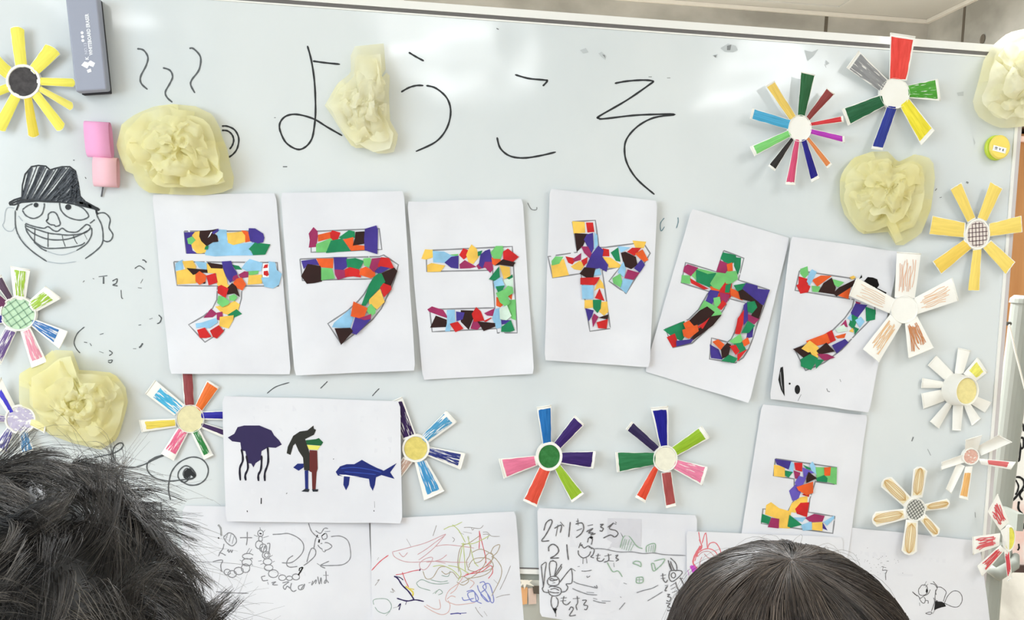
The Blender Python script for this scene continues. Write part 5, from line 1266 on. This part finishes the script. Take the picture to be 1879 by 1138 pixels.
    v, f = tube([X(-.02*k, .079*k, g-.045*k), X(0, .083*k, g-.047*k), X(.02*k, .079*k, g-.045*k)], .004*k, 8); obj('mouth', v, f, mat('lips', (196, 120, 112), .6), t, smooth=True)
    return t
def hair_mesh(strands, m, parent, name='hair', r0=.00022):
    """each strand: (points, radius factor, shade)"""
    vs, fs, uv = [], [], []
    for p, rf, sh in strands:
        n0 = len(vs); n = len(p)
        for i, q in enumerate(p):
            t = (p[min(i+1, n-1)]-p[max(i-1, 0)]).normalized(); a = t.cross(Vector((.3, .5, .8))).normalized(); b = t.cross(a)
            r_ = r0*rf*(1-.75*i/(n-1))
            for k in range(3):
                an = 2*PI*k/3; vs.append(q+(a*math.cos(an)+b*math.sin(an))*r_); uv.append((sh, i/(n-1)))
        for i in range(n-1):
            for k in range(3): fs.append((n0+i*3+k, n0+i*3+(k+1) % 3, n0+(i+1)*3+(k+1) % 3, n0+(i+1)*3+k))
    return obj(name, vs, fs, m, parent, smooth=True, uv=uv)
def cap(c, R, m, parent, name='hair_cap', lump=0.0, seed=0, zmin=-.9, nn=40):
    vs, fs, uv = [], [], []
    for i in range(nn//2+1):
        th = i/(nn//2)*math.acos(zmin)
        for j in range(nn):
            ph = 2*PI*j/nn; d = Vector((math.sin(th)*math.cos(ph), math.sin(th)*math.sin(ph), math.cos(th)))
            k = 1+lump*noise.noise(d*3+Vector((seed, 0, 0)))
            vs.append(c+Vector((d.x*R.x, d.y*R.y, d.z*R.z))*k); uv.append((0, .5))
    for i in range(nn//2):
        for j in range(nn): fs.append((i*nn+j, i*nn+(j+1) % nn, (i+1)*nn+(j+1) % nn, (i+1)*nn+j))
    return obj(name, vs, fs, m, parent, smooth=True, uv=uv)
# right: smooth dark straight hair
HM2 = hairmat('straight_dark_hair', (44, 39, 37), (84, 74, 67), (134, 118, 104), .34)
c2 = pt(1446, 1232, .86)
R2 = Vector((.091, .104, .094))
pr2 = person(c2, .078, 'person seen from behind with smooth straight dark brown hair, at the bottom right', (120, 150, 190), (60, 66, 90))
cap(c2, R2*.985, HM2, pr2, zmin=-.75)
rnd = random.Random(31)
st = []
whorl = Vector((-.11, -.17, .97)).normalized()
wx_ = whorl.cross(Vector((0, 0, 1))).normalized(); wy_ = whorl.cross(wx_)
lock = [(rnd.uniform(0, 2*PI), rnd.uniform(-.2, .2), rnd.uniform(-.25, .25), rnd.uniform(0, .05)) for i in range(150)]
for i in range(12500):
    lk = rnd.choice(lock); ph = lk[0]+rnd.gauss(0, .05)
    t0 = rnd.random()**.8*1.5; ln = rnd.uniform(.5, 1.0); fly = rnd.random() < .016
    if fly: ph = rnd.uniform(0, 2*PI)
    sh = min(1, max(0, .36+lk[1]+rnd.gauss(0, .16)))
    p = []; up = rnd.uniform(0, .018)+lk[3]; lf = rnd.uniform(.02, .075) if fly else 0; sw = lk[2]+rnd.uniform(-.12, .12); off = rnd.uniform(-.02, .02)
    for s in range(9):
        th = t0+ln*s/8; ph2 = ph+off*(1-s/8)+.30*(th-.2)+sw*.5*th*(s/8*.3+.7)+.07*noise.noise(Vector((th*3, lk[0]*5, 1)))
        d = whorl*math.cos(th)+(wx_*math.cos(ph2)+wy_*math.sin(ph2))*math.sin(th)
        k = 1.0+up*math.sin(min(PI, th*1.3))+lf*math.sin(PI*s/8)+.012*noise.noise(d*9)
        p.append(c2+Vector((d.x*R2.x, d.y*R2.y, d.z*R2.z))*k)
    st.append((p, .75 if fly else rnd.uniform(.8, 1.7), sh))
hair_mesh(st, HM2, pr2)
# left: fluffy, messy black hair
HM1 = hairmat('messy_black_hair', (24, 23, 23), (66, 62, 59), (158, 150, 140), .4)
c1 = pt(16, 1220, 1.02)
R1 = Vector((.096, .095, .112))
pr1 = person(c1, .076, 'person seen from behind with fluffy tousled black hair, at the bottom left', (190, 70, 70), (70, 70, 76))
cap(c1, R1*.95, HM1, pr1, lump=.06, seed=3, zmin=-.7)
rnd = random.Random(77); st = []
from mathutils import kdtree
def curlv(v): return Vector((noise.noise(v), noise.noise(v+Vector((31, 7, 1))), noise.noise(v+Vector((5, 57, 11)))))
def fluff(d, ln, fr, n=9):
    q = c1+Vector((d.x*R1.x, d.y*R1.y, d.z*R1.z))*.97
    flow = (Vector((.45, -.25, .15)) + curlv(d*2.6)*1.9).normalized(); flow = (flow-d*flow.dot(d)*.6)
    p = [q]; dirv = (d*.75+flow*.75).normalized()
    for s in range(n-1):
        dirv = (dirv + (flow*.22 + curlv(q*34)*.5*fr + Vector((0, 0, -.10)) - d*.05)).normalized(); q = q+dirv*ln/(n-1)
        rel = q-c1; rr_ = math.sqrt((rel.x/R1.x)**2+(rel.y/R1.y)**2+(rel.z/R1.z)**2)
        if rr_ < 1.0: q = c1+rel/rr_*1.0
        p.append(q)
    return p
def rdir():
    z = rnd.uniform(-.6, 1); a = rnd.uniform(0, 2*PI); s_ = math.sqrt(1-z*z); return Vector((s_*math.cos(a), s_*math.sin(a), z))
cl_ = [rdir() for i in range(520)]; kd = kdtree.KDTree(len(cl_))
for i, d in enumerate(cl_): kd.insert(d, i)
kd.balance(); cp_ = [(fluff(d, rnd.uniform(.034, .056), rnd.uniform(.4, 1)), rnd.uniform(-.16, .22)) for d in cl_]
for i in range(16000):
    d = rdir(); wild = rnd.random() < .14
    p = fluff(d, rnd.uniform(.026, .046)*(rnd.uniform(1.1, 1.75) if wild else 1), rnd.uniform(.3, 1.0))
    k_ = kd.find(d)[1]; cp, csh = cp_[k_]
    if not wild: p = [a_.lerp(b_, .72*(j/8)**1.1) for j, (a_, b_) in enumerate(zip(p, cp))]
    sh = min(1, max(0, .36+csh+.3*noise.noise(d*6)+rnd.gauss(0, .12)))
    st.append((p, rnd.uniform(.8, 1.6) if not wild else .8, sh))
hair_mesh(st, HM1, pr1)
